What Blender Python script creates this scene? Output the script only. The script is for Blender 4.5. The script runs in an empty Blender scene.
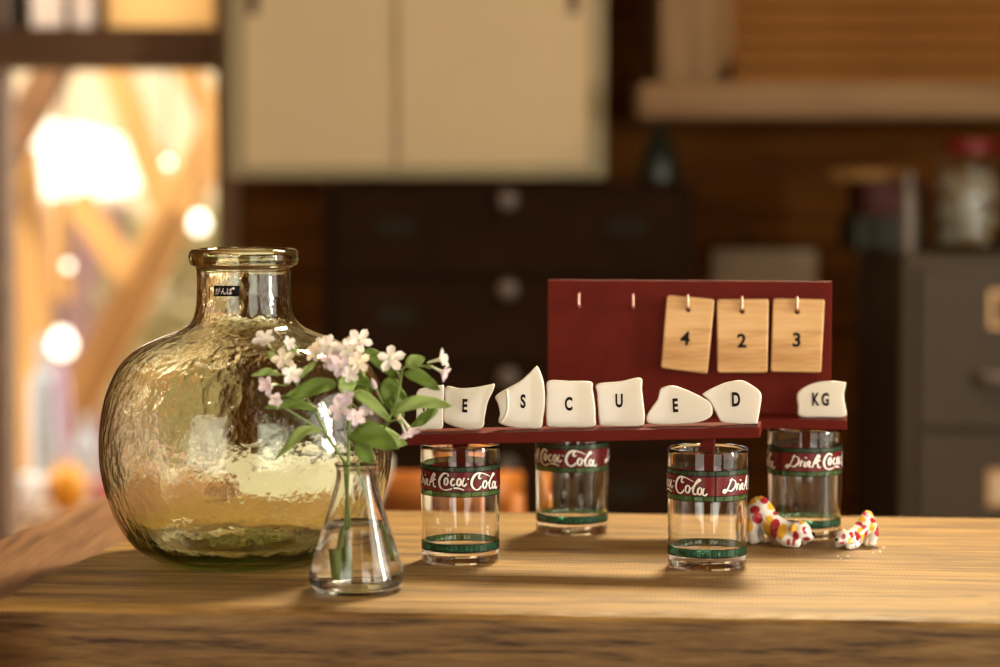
import bpy, bmesh, math, random
from mathutils import Vector, Matrix, Euler
random.seed(7)
R = math.radians
scene = bpy.context.scene
col = scene.collection

# ------------------------------------------------------------------ camera
CAM_H, PITCH, FPX = 0.312, R(3.65), 2400.0
cam_d = bpy.data.cameras.new('camera')
cam = bpy.data.objects.new('camera', cam_d); col.objects.link(cam)
cam.location = (0, 0, CAM_H); cam.rotation_euler = (R(90) - PITCH, 0, 0)
cam_d.sensor_width = 36; cam_d.lens = 86.4
cam_d.clip_start = 0.05; cam_d.clip_end = 100
cam_d.dof.use_dof = True; cam_d.dof.focus_distance = 1.945; cam_d.dof.aperture_fstop = 3.3
scene.camera = cam

# ------------------------------------------------------------------ world, lights, exposure
w = bpy.data.worlds.new('world'); scene.world = w; w.use_nodes = True
bg = w.node_tree.nodes['Background']
bg.inputs[0].default_value = (1.0, 0.92, 0.78, 1); bg.inputs[1].default_value = 3.2

sun_d = bpy.data.lights.new('sun', 'SUN'); sun_d.energy = 6.5; sun_d.angle = R(1.0); sun_d.color = (1, .86, .62)
sun = bpy.data.objects.new('sun', sun_d); col.objects.link(sun)
sun.rotation_euler = Vector((0.45, 0.62, -0.80)).to_track_quat('-Z', 'Y').to_euler()   # late light over the roof on to the porch

SKY = Vector((0.42, 3.02, 1.50))            # skylight in the ceiling, behind and above the counter
key_d = bpy.data.lights.new('skylight_daylight', 'AREA'); key_d.shape = 'RECTANGLE'
key_d.size = 0.34; key_d.size_y = 0.34; key_d.energy = 68; key_d.color = (1, .81, .49)
key = bpy.data.objects.new('skylight_daylight', key_d); col.objects.link(key)
key.location = SKY
key.rotation_euler = (Vector((0.05, 2.0, 0)) - SKY).to_track_quat('-Z', 'Y').to_euler()

# daylight standing in the window of the right wall
wl_d = bpy.data.lights.new('window_daylight', 'AREA'); wl_d.shape = 'RECTANGLE'; wl_d.size = 0.22; wl_d.size_y = 1.1
wl_d.energy = 40; wl_d.color = (1, .93, .80)
wl = bpy.data.objects.new('window_daylight', wl_d); col.objects.link(wl); wl.location = (2.16, 1.25, .52)
wl.rotation_euler = Vector((-1, .30, -.12)).to_track_quat('-Z', 'Y').to_euler()
# unseen warm lamps, added for fill and small highlights
for i, (lx, ly, lz_, pw) in enumerate(((-0.75, 0.55, 1.05, 5.0), (-0.35, 0.10, 1.15, 4.0), (1.15, 0.9, 1.2, 4.0), (1.25, 3.95, 1.3, 11.0), (-.34, -.12, .60, 2.2))):
    ld = bpy.data.lights.new('added_lamp', 'POINT'); ld.energy = pw; ld.color = (1, .78, .5); ld.shadow_soft_size = .035
    lo_ = bpy.data.objects.new('added_lamp', ld); col.objects.link(lo_); lo_.location = (lx, ly, lz_)

vs = scene.view_settings
vs.view_transform = 'Standard'; vs.look = 'None'; vs.gamma = 1.0; vs.use_curve_mapping = False
vs.exposure = 0.25
cy = scene.cycles
cy.use_denoising = True
cy.max_bounces = 24; cy.transmission_bounces = 24; cy.transparent_max_bounces = 32; cy.glossy_bounces = 8
cy.diffuse_bounces = 4
cy.caustics_reflective = True; cy.caustics_refractive = True; cy.blur_glossy = 0.6
cy.sample_clamp_indirect = 6.0

# ------------------------------------------------------------------ helpers
def ray(x, y):
    u, v = (x - 500) / FPX, (333.5 - y) / FPX
    c, s = math.cos(PITCH), math.sin(PITCH)
    return Vector((u, c + v * s, -s + v * c))
CAMP = Vector((0, 0, CAM_H))
def at(x, y, D):
    d = ray(x, y); return CAMP + d * (D / d.y)
def ground(x, y, z=0.0):
    d = ray(x, y); return CAMP + d * ((z - CAM_H) / d.z)

def mesh(name, verts, faces, smooth=False):
    me = bpy.data.meshes.new(name)
    me.from_pydata([tuple(v) for v in verts], [], [tuple(f) for f in faces]); me.update()
    bm = bmesh.new(); bm.from_mesh(me); bmesh.ops.recalc_face_normals(bm, faces=bm.faces); bm.to_mesh(me); bm.free()
    if smooth:
        for p in me.polygons: p.use_smooth = True
    return me
def obj(name, me, mat, parent=None, loc=(0, 0, 0), rot=(0, 0, 0)):
    o = bpy.data.objects.new(name, me); col.objects.link(o)
    if mat is not None and me is not None and len(me.materials) == 0: me.materials.append(mat)
    o.parent = parent; o.location = loc; o.rotation_euler = rot
    return o
def tag(o, label, cat, group=None, kind=None):
    o['label'] = label; o['category'] = cat
    if group: o['group'] = group
    if kind: o['kind'] = kind
    return o
def empty(name, loc=(0, 0, 0), rot=(0, 0, 0)):
    o = bpy.data.objects.new(name, None); col.objects.link(o); o.empty_display_size = .02
    o.location = loc; o.rotation_euler = rot
    return o
def struct(o):
    o['kind'] = 'structure'; return o
def label(o, t):
    o['label'] = t; return o

def box_me(size, bevel=0.0, seg=2, origin=(0, 0, 0)):
    """box of a size, centred on -origin"""
    bm = bmesh.new(); bmesh.ops.create_cube(bm, size=1.0)
    bmesh.ops.scale(bm, vec=size, verts=bm.verts)
    if bevel > 0:
        bmesh.ops.bevel(bm, geom=list(bm.edges), offset=bevel, segments=seg, affect='EDGES', profile=0.5)
    bmesh.ops.translate(bm, vec=Vector(origin), verts=bm.verts)
    me = bpy.data.meshes.new('box'); bm.to_mesh(me); bm.free()
    return me
def box(name, lo, hi, mat, parent=None, bevel=0.0, off=(0, 0, 0)):
    """box between two corners; the object's origin is the middle of its base"""
    lo, hi = Vector(lo), Vector(hi)
    size = hi - lo; base = Vector(((lo.x + hi.x) / 2, (lo.y + hi.y) / 2, lo.z))
    return obj(name, box_me(size, bevel, 2, (0, 0, size.z / 2)), mat, parent, base - Vector(off))

def lathe_me(profile, seg=64, close=True):
    """profile of (r, z); r = 0 ends become poles"""
    vs_, fs, rings = [], [], []
    for r, z in profile:
        if r < 1e-7:
            rings.append([len(vs_)]); vs_.append((0, 0, z))
        else:
            rings.append(list(range(len(vs_), len(vs_) + seg)))
            for k in range(seg):
                a = 2 * math.pi * k / seg; vs_.append((r * math.cos(a), r * math.sin(a), z))
    for A, B in zip(rings[:-1], rings[1:]):
        for k in range(seg):
            k2 = (k + 1) % seg
            if len(A) == 1 and len(B) == 1: continue
            if len(A) == 1: fs.append((A[0], B[k2], B[k]))
            elif len(B) == 1: fs.append((A[k], A[k2], B[0]))
            else: fs.append((A[k], A[k2], B[k2], B[k]))
    me = mesh('lathe', vs_, fs, True)
    return me
def smooth_profile(pts, n=8):
    return [tuple(p) for p in catmull([Vector((a, b, 0)) for a, b in pts], n, as2=True)]
def catmull(P, n=8, as2=False, closed=False):
    P = [Vector(p) for p in P]; out = []
    m = len(P)
    rng = range(m) if closed else range(m - 1)
    for i in rng:
        if closed: p0, p1, p2, p3 = P[(i - 1) % m], P[i], P[(i + 1) % m], P[(i + 2) % m]
        else: p0, p1, p2, p3 = P[max(i - 1, 0)], P[i], P[i + 1], P[min(i + 2, m - 1)]
        for k in range(n):
            t = k / n
            out.append(0.5 * ((2 * p1) + (-p0 + p2) * t + (2 * p0 - 5 * p1 + 4 * p2 - p3) * t * t + (-p0 + 3 * p1 - 3 * p2 + p3) * t ** 3))
    if not closed: out.append(P[-1])
    return [(v.x, v.y) for v in out] if as2 else out
def tube_vf(pts, radii, seg=8):
    pts = [Vector(p) for p in pts]
    if not hasattr(radii, '__len__'): radii = [radii] * len(pts)
    V, F = [], []; up = Vector((0.3, 0.2, 1)).normalized()
    for i, p in enumerate(pts):
        t = (pts[min(i + 1, len(pts) - 1)] - pts[max(i - 1, 0)]).normalized()
        a = t.cross(up)
        if a.length < 1e-3: a = t.cross(Vector((1, 0, 0)))
        a.normalize(); b = t.cross(a).normalized(); up = b.cross(t) if False else up
        for k in range(seg):
            an = 2 * math.pi * k / seg
            V.append(p + (a * math.cos(an) + b * math.sin(an)) * radii[i])
    for i in range(len(pts) - 1):
        for k in range(seg):
            k2 = (k + 1) % seg
            F.append((i * seg + k, i * seg + k2, (i + 1) * seg + k2, (i + 1) * seg + k))
    F.append(tuple(range(seg - 1, -1, -1))); n0 = (len(pts) - 1) * seg
    F.append(tuple(range(n0, n0 + seg)))
    return V, F
def join_vf(parts):
    V, F = [], []
    for v, f in parts:
        o = len(V); V += list(v); F += [tuple(i + o for i in q) for q in f]
    return V, F
def beam(name, p0, p1, w_, d_, mat, parent=None, bevel=.004):
    """a timber of section w_ x d_ between two points; its section stays upright"""
    p0, p1 = Vector(p0), Vector(p1); L = (p1 - p0).length
    me = box_me((w_, d_, L), bevel, 2, (0, 0, L / 2))
    o = obj(name, me, mat, parent, p0)
    z = (p1 - p0).normalized(); yv = Vector((0, 1, 0)); x = yv.cross(z).normalized(); yv = z.cross(x)
    o.rotation_euler = Matrix((x, yv, z)).transposed().to_euler()
    return o
def text_vf(body, size, xs=1.0, bold=0.0, extrude=0.0, sub=True):
    cu = bpy.data.curves.new('lettering', 'FONT'); cu.body = body; cu.size = size; cu.offset = bold
    cu.align_x = 'CENTER'; cu.align_y = 'CENTER'; cu.extrude = extrude; cu.resolution_u = 4
    o = bpy.data.objects.new('lettering', cu); col.objects.link(o)
    dg = bpy.context.evaluated_depsgraph_get()
    me = bpy.data.meshes.new_from_object(o.evaluated_get(dg))
    V = [v.co.copy() for v in me.vertices]; F = [tuple(p.vertices) for p in me.polygons]
    bpy.data.objects.remove(o); bpy.data.curves.remove(cu); bpy.data.meshes.remove(me)
    if V:
        x0, x1 = min(v.x for v in V), max(v.x for v in V); y0, y1 = min(v.y for v in V), max(v.y for v in V)
        for v in V: v.x = (v.x - (x0 + x1) / 2) * xs; v.y -= (y0 + y1) / 2
    return V, F

# ------------------------------------------------------------------ materials
def nmat(name):
    m = bpy.data.materials.new(name); m.use_nodes = True
    nt = m.node_tree; b = nt.nodes['Principled BSDF']
    return m, nt, b
def plain(name, c, rough=.5, metal=0.0, var=0.0, scale=40, bump=0.0, coat=0.0, spec=.5):
    m, nt, b = nmat(name)
    b.inputs['Base Color'].default_value = (*c, 1); b.inputs['Roughness'].default_value = rough
    b.inputs['Metallic'].default_value = metal; b.inputs['Coat Weight'].default_value = coat
    b.inputs['Specular IOR Level'].default_value = spec
    if var or bump:
        tc = nt.nodes.new('ShaderNodeTexCoord'); n = nt.nodes.new('ShaderNodeTexNoise')
        n.inputs['Scale'].default_value = scale; n.inputs['Detail'].default_value = 5
        nt.links.new(tc.outputs['Object'], n.inputs['Vector'])
        if var:
            mx = nt.nodes.new('ShaderNodeMix'); mx.data_type = 'RGBA'
            mx.inputs[6].default_value = (*[x * (1 - var) for x in c], 1)
            mx.inputs[7].default_value = (*[min(1, x * (1 + var)) for x in c], 1)
            nt.links.new(n.outputs['Fac'], mx.inputs[0]); nt.links.new(mx.outputs[2], b.inputs['Base Color'])
        if bump:
            bp = nt.nodes.new('ShaderNodeBump'); bp.inputs['Strength'].default_value = bump; bp.inputs['Distance'].default_value = .001
            nt.links.new(n.outputs['Fac'], bp.inputs['Height']); nt.links.new(bp.outputs[0], b.inputs['Normal'])
    return m
def wood(name, c1, c2, c3, axis='X', scale=1.0, rough=.55, bump=.25, saw=0.0, knots=(), spec=.4):
    """grain runs along axis: noise squeezed along it drives a three-colour ramp"""
    m, nt, b = nmat(name); L = nt.links.new
    tc = nt.nodes.new('ShaderNodeTexCoord'); mp = nt.nodes.new('ShaderNodeMapping')
    s = {'X': (1.2, 16, 16), 'Y': (16, 1.2, 16), 'Z': (16, 16, 1.2)}[axis]
    mp.inputs['Scale'].default_value = [q * scale for q in s]
    L(tc.outputs['Object'], mp.inputs['Vector'])
    n1 = nt.nodes.new('ShaderNodeTexNoise'); n1.inputs['Scale'].default_value = 1.6; n1.inputs['Detail'].default_value = 6
    n1.inputs['Distortion'].default_value = .8
    L(mp.outputs[0], n1.inputs['Vector'])
    n2 = nt.nodes.new('ShaderNodeTexNoise'); n2.inputs['Scale'].default_value = 9; n2.inputs['Detail'].default_value = 4
    L(mp.outputs[0], n2.inputs['Vector'])
    ad = nt.nodes.new('ShaderNodeMath'); ad.operation = 'MULTIPLY_ADD'; ad.inputs[1].default_value = .5
    L(n2.outputs['Fac'], ad.inputs[0]); L(n1.outputs['Fac'], ad.inputs[2])
    rp = nt.nodes.new('ShaderNodeValToRGB'); e = rp.color_ramp.elements
    e[0].position = .54; e[0].color = (*c1, 1); e[1].position = .95; e[1].color = (*c3, 1)
    q = e.new(.73); q.color = (*c2, 1)
    L(ad.outputs[0], rp.inputs[0]); out = rp.outputs[0]; h = ad.outputs[0]
    if saw:
        wv = nt.nodes.new('ShaderNodeTexWave'); wv.bands_direction = 'X' if axis == 'X' else 'Y'
        wv.inputs['Scale'].default_value = 95; wv.inputs['Distortion'].default_value = .6; wv.inputs['Detail'].default_value = 1
        L(tc.outputs['Object'], wv.inputs['Vector'])
        mx = nt.nodes.new('ShaderNodeMix'); mx.data_type = 'RGBA'; mx.blend_type = 'MULTIPLY'; mx.inputs[0].default_value = saw
        L(out, mx.inputs[6]); L(wv.outputs['Color'], mx.inputs[7]); out = mx.outputs[2]
    for (kx, ky, kz, kr, kd) in knots:
        ds = nt.nodes.new('ShaderNodeMapping'); ds.vector_type = 'POINT'
        ds.inputs['Location'].default_value = (-kx / kr * .45, -ky / kr, -kz / kr); ds.inputs['Scale'].default_value = (.45 / kr, 1 / kr, 1 / kr)
        L(tc.outputs['Object'], ds.inputs['Vector'])
        ln = nt.nodes.new('ShaderNodeVectorMath'); ln.operation = 'LENGTH'; L(ds.outputs[0], ln.inputs[0])
        mr = nt.nodes.new('ShaderNodeMapRange'); mr.inputs[1].default_value = 1.0; mr.inputs[2].default_value = .3
        mr.inputs[3].default_value = 0; mr.inputs[4].default_value = kd
        L(ln.outputs['Value'], mr.inputs[0])
        mx = nt.nodes.new('ShaderNodeMix'); mx.data_type = 'RGBA'; mx.inputs[7].default_value = (.09, .035, .012, 1)
        L(mr.outputs[0], mx.inputs[0]); L(out, mx.inputs[6]); out = mx.outputs[2]
    L(out, b.inputs['Base Color'])
    bp = nt.nodes.new('ShaderNodeBump'); bp.inputs['Strength'].default_value = bump; bp.inputs['Distance'].default_value = .0015
    L(h, bp.inputs['Height']); L(bp.outputs[0], b.inputs['Normal'])
    b.inputs['Roughness'].default_value = rough; b.inputs['Specular IOR Level'].default_value = spec
    return m
def glass(name, c=(1, 1, 1), ior=1.48, rough=0.0, absorb=None, density=0.0, waves=None):
    m, nt, b = nmat(name); L = nt.links.new
    b.inputs['Base Color'].default_value = (*c, 1); b.inputs['Roughness'].default_value = rough
    b.inputs['IOR'].default_value = ior; b.inputs['Transmission Weight'].default_value = 1.0
    if absorb:
        va = nt.nodes.new('ShaderNodeVolumeAbsorption'); va.inputs[0].default_value = (*absorb, 1); va.inputs[1].default_value = density
        L(va.outputs[0], nt.nodes['Material Output'].inputs['Volume'])
    if waves:
        tc = nt.nodes.new('ShaderNodeTexCoord'); hs = None
        for sc, st, sz in waves:
            mp = nt.nodes.new('ShaderNodeMapping'); mp.inputs['Scale'].default_value = (1, 1, sz); L(tc.outputs['Object'], mp.inputs['Vector'])
            n = nt.nodes.new('ShaderNodeTexNoise'); n.inputs['Scale'].default_value = sc; n.inputs['Detail'].default_value = 2
            L(mp.outputs[0], n.inputs['Vector'])
            bp = nt.nodes.new('ShaderNodeBump'); bp.inputs['Strength'].default_value = st; bp.inputs['Distance'].default_value = .004
            L(n.outputs['Fac'], bp.inputs['Height'])
            if hs: L(hs, bp.inputs['Normal'])
            hs = bp.outputs[0]
        L(hs, b.inputs['Normal'])
    return m
def printed(name, c, tint, opac=.6, pattern=None):
    """translucent enamel print on glass: part of the light passes, tinted"""
    m, nt, b = nmat(name); L = nt.links.new
    b.inputs['Base Color'].default_value = (*c, 1); b.inputs['Roughness'].default_value = .25
    tr = nt.nodes.new('ShaderNodeBsdfTransparent'); tr.inputs[0].default_value = (*tint, 1)
    mx = nt.nodes.new('ShaderNodeMixShader'); mx.inputs[0].default_value = opac
    L(tr.outputs[0], mx.inputs[1]); L(b.outputs[0], mx.inputs[2])
    L(mx.outputs[0], nt.nodes['Material Output'].inputs['Surface'])
    if pattern:
        tc = nt.nodes.new('ShaderNodeTexCoord'); v = nt.nodes.new('ShaderNodeTexVoronoi'); v.feature = 'DISTANCE_TO_EDGE'
        v.inputs['Scale'].default_value = pattern; L(tc.outputs['Object'], v.inputs['Vector'])
        rp = nt.nodes.new('ShaderNodeValToRGB'); e = rp.color_ramp.elements
        e[0].position = .06; e[0].color = (.005, .03, .015, 1); e[1].position = .16; e[1].color = (*c, 1)
        L(v.outputs['Distance'], rp.inputs[0]); L(rp.outputs[0], b.inputs['Base Color'])
    return m
def leafy(name, c, c2, thru=.35):
    m, nt, b = nmat(name); L = nt.links.new
    tc = nt.nodes.new('ShaderNodeTexCoord'); n = nt.nodes.new('ShaderNodeTexNoise'); n.inputs['Scale'].default_value = 90
    L(tc.outputs['Object'], n.inputs['Vector'])
    mx = nt.nodes.new('ShaderNodeMix'); mx.data_type = 'RGBA'; mx.inputs[6].default_value = (*c, 1); mx.inputs[7].default_value = (*c2, 1)
    L(n.outputs['Fac'], mx.inputs[0]); L(mx.outputs[2], b.inputs['Base Color'])
    b.inputs['Roughness'].default_value = .5
    tl = nt.nodes.new('ShaderNodeBsdfTranslucent'); L(mx.outputs[2], tl.inputs[0])
    ms = nt.nodes.new('ShaderNodeMixShader'); ms.inputs[0].default_value = thru
    L(b.outputs[0], ms.inputs[1]); L(tl.outputs[0], ms.inputs[2]); L(ms.outputs[0], nt.nodes['Material Output'].inputs['Surface'])
    return m

M = {}
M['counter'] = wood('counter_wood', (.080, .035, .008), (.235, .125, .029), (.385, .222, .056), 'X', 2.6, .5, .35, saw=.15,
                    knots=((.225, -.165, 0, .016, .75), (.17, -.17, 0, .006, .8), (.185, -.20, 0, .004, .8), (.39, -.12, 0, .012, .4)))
M['counter_edge_shaded'] = wood('counter_sawn_edge_shaded', (.035, .016, .005), (.145, .078, .022), (.225, .130, .040), 'X', 4.5, .7, .5, saw=.12)  # sawn front face: counter wood darkened further, shade put into its colour
M['plank'] = wood('plank_wood', (.11, .045, .018), (.21, .10, .045), (.29, .15, .07), 'Y', .9, .5, .25)
M['wall_wood'] = wood('wall_wood', (.085, .026, .004), (.16, .056, .008), (.23, .088, .013), 'X', .7, .7, .3, spec=.06)
M['frame_wood'] = wood('frame_wood', (.18, .098, .036), (.26, .150, .058), (.34, .205, .083), 'X', .6, .6, .3)
M['frame_wood_z'] = wood('frame_wood_upright', (.18, .098, .036), (.26, .150, .058), (.34, .205, .083), 'Z', .6, .6, .3)
M['slat'] = wood('slat_wood', (.20, .080, .018), (.32, .14, .034), (.42, .195, .055), 'X', .8, .7, .3, spec=.1)
M['ceiling'] = wood('ceiling_wood', (.10, .045, .018), (.17, .08, .03), (.22, .11, .045), 'X', .4, .7, .2)
M['floor'] = wood('floor_wood', (.10, .05, .025), (.17, .09, .045), (.24, .13, .06), 'X', .4, .55, .2)
M['beam'] = wood('porch_wood', (.27, .135, .038), (.38, .205, .065), (.47, .27, .095), 'Z', .5, .7, .3)
M['lintel'] = wood('lintel_wood', (.10, .045, .018), (.17, .08, .03), (.22, .11, .045), 'X', .5, .6, .3)
M['tagwood'] = wood('tag_wood', (.46, .24, .085), (.62, .37, .15), (.70, .45, .20), 'X', 2.6, .5, .15)
M['red'] = plain('oxblood_paint', (.104, .0105, .006), .55, var=.25, scale=60, bump=.25, spec=.08)
M['chair'] = wood('chair_wood', (.20, .055, .010), (.32, .10, .016), (.42, .15, .025), 'X', 1, .4, .1)
M['cabinet'] = plain('cream_enamel', (.76, .59, .31), .45, var=.05, scale=6)
M['cabinet_frame'] = plain('olive_frame_paint', (.42, .35, .18), .5, var=.06, scale=8)
M['handle_brown'] = plain('brown_grip', (.14, .06, .03), .5)
M['chest'] = plain('dark_lacquer', (.024, .011, .005), .6, var=.3, scale=10, spec=.02)
M['chest_plate'] = plain('green_label_plate', (.026, .024, .014), .6, spec=.05)
M['knob'] = plain('worn_nickel', (.16, .125, .10), .4, .3)
M['file'] = plain('grey_brown_steel', (.062, .045, .028), .5, var=.08, scale=10, spec=.2)
M['file_dark'] = plain('dark_gap', (.03, .02, .013), .7)
M['brass'] = plain('dull_brass', (.45, .27, .12), .35, .7)
M['paper'] = plain('cream_paper', (.62, .5, .33), .8, var=.05, scale=12)
M['white'] = plain('white_enamel', (.44, .43, .41), .4, var=.03, scale=9)
M['ceramic'] = plain('cream_glaze', (.76, .72, .60), .16, var=.03, scale=50, coat=.4)
M['ink'] = plain('black_ink', (.010, .008, .007), .6, spec=.08)
M['wire'] = plain('copper_wire', (.72, .46, .34), .3, .8)
M['demijohn'] = glass('olive_hammered_glass', (.98, 1, .93), 1.47, 0.0, (.46, .60, .06), 26,
                      waves=[(22, .22, 1.0), (60, .15, .7), (170, .06, .8)])
M['clear'] = glass('clear_glass', (.985, .99, .975), 1.48)
M['flask'] = glass('flask_glass', (.99, 1, .985), 1.47, 0.0, (.72, .92, .72), 14)
M['water'] = glass('water', (1, 1, 1), 1.33)
M['band_red'] = printed('red_enamel', (.21, .02, .022), (.55, .12, .11), .60)
M['band_green'] = printed('green_enamel', (.065, .13, .035), (.3, .55, .25), .60)
M['band_dark_green'] = printed('dark_green_enamel', (.035, .075, .035), (.25, .5, .3), .62)
M['ring_green'] = printed('emerald_enamel', (.012, .12, .06), (.15, .5, .3), .62, pattern=330)
M['white_print'] = plain('white_print', (.86, .78, .72), .35)
M['leaf'] = leafy('leaf_green', (.10, .175, .018), (.22, .34, .05))
M['leaf_light'] = leafy('leaf_pale_green', (.28, .42, .09), (.44, .56, .20))
M['stem'] = leafy('stem_green', (.20, .30, .07), (.29, .38, .12))
M['petal'] = leafy('white_petal', (.84, .78, .74), (.92, .88, .84))
M['petal_lilac'] = leafy('lilac_petal', (.68, .56, .66), (.88, .78, .84))
M['petal_cream'] = leafy('cream_petal', (.80, .68, .50), (.88, .80, .68))
M['pistil'] = plain('flower_heart', (.62, .66, .46), .6)
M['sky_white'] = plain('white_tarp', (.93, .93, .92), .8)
M['paper_pane'] = leafy('paper_pane', (.86, .78, .72), (.9, .82, .76), .9)
M['tan_pane'] = leafy('tan_paper_pane', (.80, .60, .34), (.92, .74, .48), .9)
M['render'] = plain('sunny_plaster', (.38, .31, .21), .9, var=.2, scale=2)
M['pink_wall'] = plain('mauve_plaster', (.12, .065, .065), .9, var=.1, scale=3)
M['deck'] = plain('deck_wood', (.42, .28, .17), .7, var=.2, scale=4)
M['amber'] = plain('amber_glaze', (.80, .36, .02), .3, var=.1, scale=20)
M['lilac'] = plain('lilac_spike', (.55, .40, .55), .8, var=.2, scale=60)
M['pink'] = plain('pink_glaze', (.75, .32, .34), .4)
M['bluegrey'] = plain('blue_grey_glass', (.45, .52, .58), .15)
M['dusty'] = plain('dusty_glass', (.16, .13, .10), .3)
M['bush'] = leafy('hedge_leaf', (.16, .14, .05), (.30, .26, .12))
M['green_bottle'] = plain('dark_green_glass', (.02, .028, .016), .25)
M['green_box'] = plain('dark_green_cloth', (.022, .026, .014), .7)
M['red_box'] = plain('dark_red_cloth', (.06, .008, .006), .7)
M['ochre'] = plain('ochre_card', (.28, .15, .035), .7)
M['black'] = plain('black_card', (.012, .009, .007), .7)
M['red_lid'] = plain('red_lid', (.17, .008, .008), .4)
M['jar'] = glass('jar_glass', (.97, .98, .96), 1.45)
def glint_mat():  # glow for the added porch highlights, no real lamps
    m, nt, b = nmat('glowing_glint'); b.inputs['Emission Color'].default_value = (1, .86, .66, 1); b.inputs['Emission Strength'].default_value = 3.0
    return m
M['glint'] = glint_mat()

# ------------------------------------------------------------------ the room
FZ, CZ = -0.90, 1.56          # floor and ceiling heights; the counter top is z = 0
YB, YF = 5.50, -0.80          # back wall, unseen front wall behind the camera
XL, XR = -2.3, 2.2
struct(box('floor', (XL, YF, FZ - .1), (XR, YB, FZ), M['floor']))
# ceiling around the skylight opening
bm = bmesh.new()
hx0, hx1, hy0, hy1 = SKY.x - .22, SKY.x + .22, SKY.y - .22, SKY.y + .22
for (a, b_, c, d) in ((XL, hx0, YF, YB + .1), (hx1, XR, YF, YB + .1), (hx0, hx1, YF, hy0), (hx0, hx1, hy1, YB + .1)):
    m4 = Matrix.Translation(((a + b_) / 2, (c + d) / 2, CZ + .06)) @ Matrix.Diagonal((b_ - a, d - c, .12, 1))
    bmesh.ops.create_cube(bm, size=1.0, matrix=m4)
me = bpy.data.meshes.new('ceiling'); bm.to_mesh(me); bm.free(); struct(obj('ceiling', me, M['ceiling']))
# skylight frame
sk = struct(empty('window_2', (SKY.x, SKY.y, CZ)))
for (dx, dy, sx, sy) in ((0, .235, .50, .03), (0, -.235, .50, .03), (.235, 0, .03, .44), (-.235, 0, .03, .44)):
    obj('window_frame', box_me((sx, sy, .05), .003), M['lintel'], sk, (dx, dy, -.02))
struct(box('wall_left', (XL - .1, YF, FZ), (XL, YB, CZ), M['wall_wood']))
# right wall with a wide window opening
bm = bmesh.new()
wy0, wy1, wz0, wz1 = -0.45, 2.05, -.30, 1.30
for (y0, y1, z0, z1) in ((YF, wy0, FZ, CZ), (wy1, YB, FZ, CZ), (wy0, wy1, FZ, wz0), (wy0, wy1, wz1, CZ)):
    bmesh.ops.create_cube(bm, size=1.0, matrix=Matrix.Translation((XR + .05, (y0 + y1) / 2, (z0 + z1) / 2)) @ Matrix.Diagonal((.1, y1 - y0, z1 - z0, 1)))
me = bpy.data.meshes.new('wall_right'); bm.to_mesh(me); bm.free(); struct(obj('wall_right', me, M['wall_wood']))
w3 = struct(empty('window_3', (XR + .05, (wy0 + wy1) / 2, wz0)))
for k in range(5):
    obj('mullion', box_me((.05, .05, wz1 - wz0), .004, 2, (0, 0, (wz1 - wz0) / 2)), M['lintel'], w3, (0, -(wy1 - wy0) / 2 + .025 + k * (wy1 - wy0 - .05) / 4, 0))
obj('rail', box_me((.05, wy1 - wy0, .05), .004), M['lintel'], w3, (0, 0, .62))

# unseen wall behind the camera: openings added for fill, solid middle blocking reflections
bm = bmesh.new()
for (x0, x1, z0, z1) in ((XL, -2.2, FZ, CZ), (-2.2, -.55, FZ, -.45), (-2.2, -.55, 1.35, CZ), (-.55, .75, FZ, CZ), (.75, 2.1, FZ, -.45), (.75, 2.1, 1.35, CZ), (2.1, XR, FZ, CZ)):
    bmesh.ops.create_cube(bm, size=1.0, matrix=Matrix.Translation(((x0 + x1) / 2, YF - .05, (z0 + z1) / 2)) @ Matrix.Diagonal((x1 - x0, .1, z1 - z0, 1)))
me = bpy.data.meshes.new('wall_front'); bm.to_mesh(me); bm.free(); struct(obj('wall_front', me, M['wall_wood']))
# back wall with the window opening at its left
ox0, ox1 = at(2, 300, YB).x, at(222, 300, YB).x
oz0 = -.62
bm = bmesh.new()
for (x0, x1, z0, z1) in ((XL, ox0, FZ, CZ), (ox1, XR, FZ, CZ), (ox0, ox1, FZ, oz0), (ox0, ox1, 1.15, CZ)):
    bmesh.ops.create_cube(bm, size=1.0, matrix=Matrix.Translation(((x0 + x1) / 2, YB + .06, (z0 + z1) / 2)) @ Matrix.Diagonal((x1 - x0, .12, z1 - z0, 1)))
me = bpy.data.meshes.new('wall_back'); bm.to_mesh(me); bm.free()
wb = struct(obj('wall_back', me, M['wall_wood']))
pz, k = FZ + .005, 0
while pz < 1.4:                                        # horizontal boards
    x0, x1 = at(241, 300, YB).x, XR - .01
    obj('plank', box_me((x1 - x0, .018, .196 - .006), .004, 1, (0, 0, .095)), M['wall_wood'], wb, ((x0 + x1) / 2 + 0, YB - .010, pz))
    pz += .196; k += 1
# window: jambs, lintel, transom
win = struct(empty('window_1', ((ox0 + ox1) / 2, YB, oz0)))
O = Vector(win.location)
def wpart(name, lo, hi, mat, bev=.004): return box(name, lo, hi, mat, win, bev, O)
jx0, jx1 = at(217, 300, YB - .05).x, at(241, 300, YB - .05).x
wpart('jamb', (jx0, YB - .06, FZ + .001), (jx1, YB + .12, 1.3), M['frame_wood_z'])
wpart('jamb', (ox0 - .09, YB - .05, FZ + .001), (at(7, 300, YB).x, YB + .12, 1.3), M['lintel'])
zl0, zl1 = at(100, 66, YB).z, at(100, 28, YB).z
wpart('lintel', (at(7, 300, YB).x, YB - .04, zl0), (jx0, YB + .12, zl1), M['lintel'])
wpart('track', (at(7, 300, YB).x, YB - .05, at(100, 71, YB).z), (jx0, YB + .02, zl0), M['frame_wood'], .002)
wpart('mullion', (at(66, 0, YB).x, YB - .02, zl1), (at(70.5, 0, YB).x, YB + .05, 1.15), M['lintel'])
wpart('mullion', (at(96, 0, YB).x, YB - .02, zl1), (at(106, 0, YB).x, YB + .05, 1.15), M['lintel'])
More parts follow.
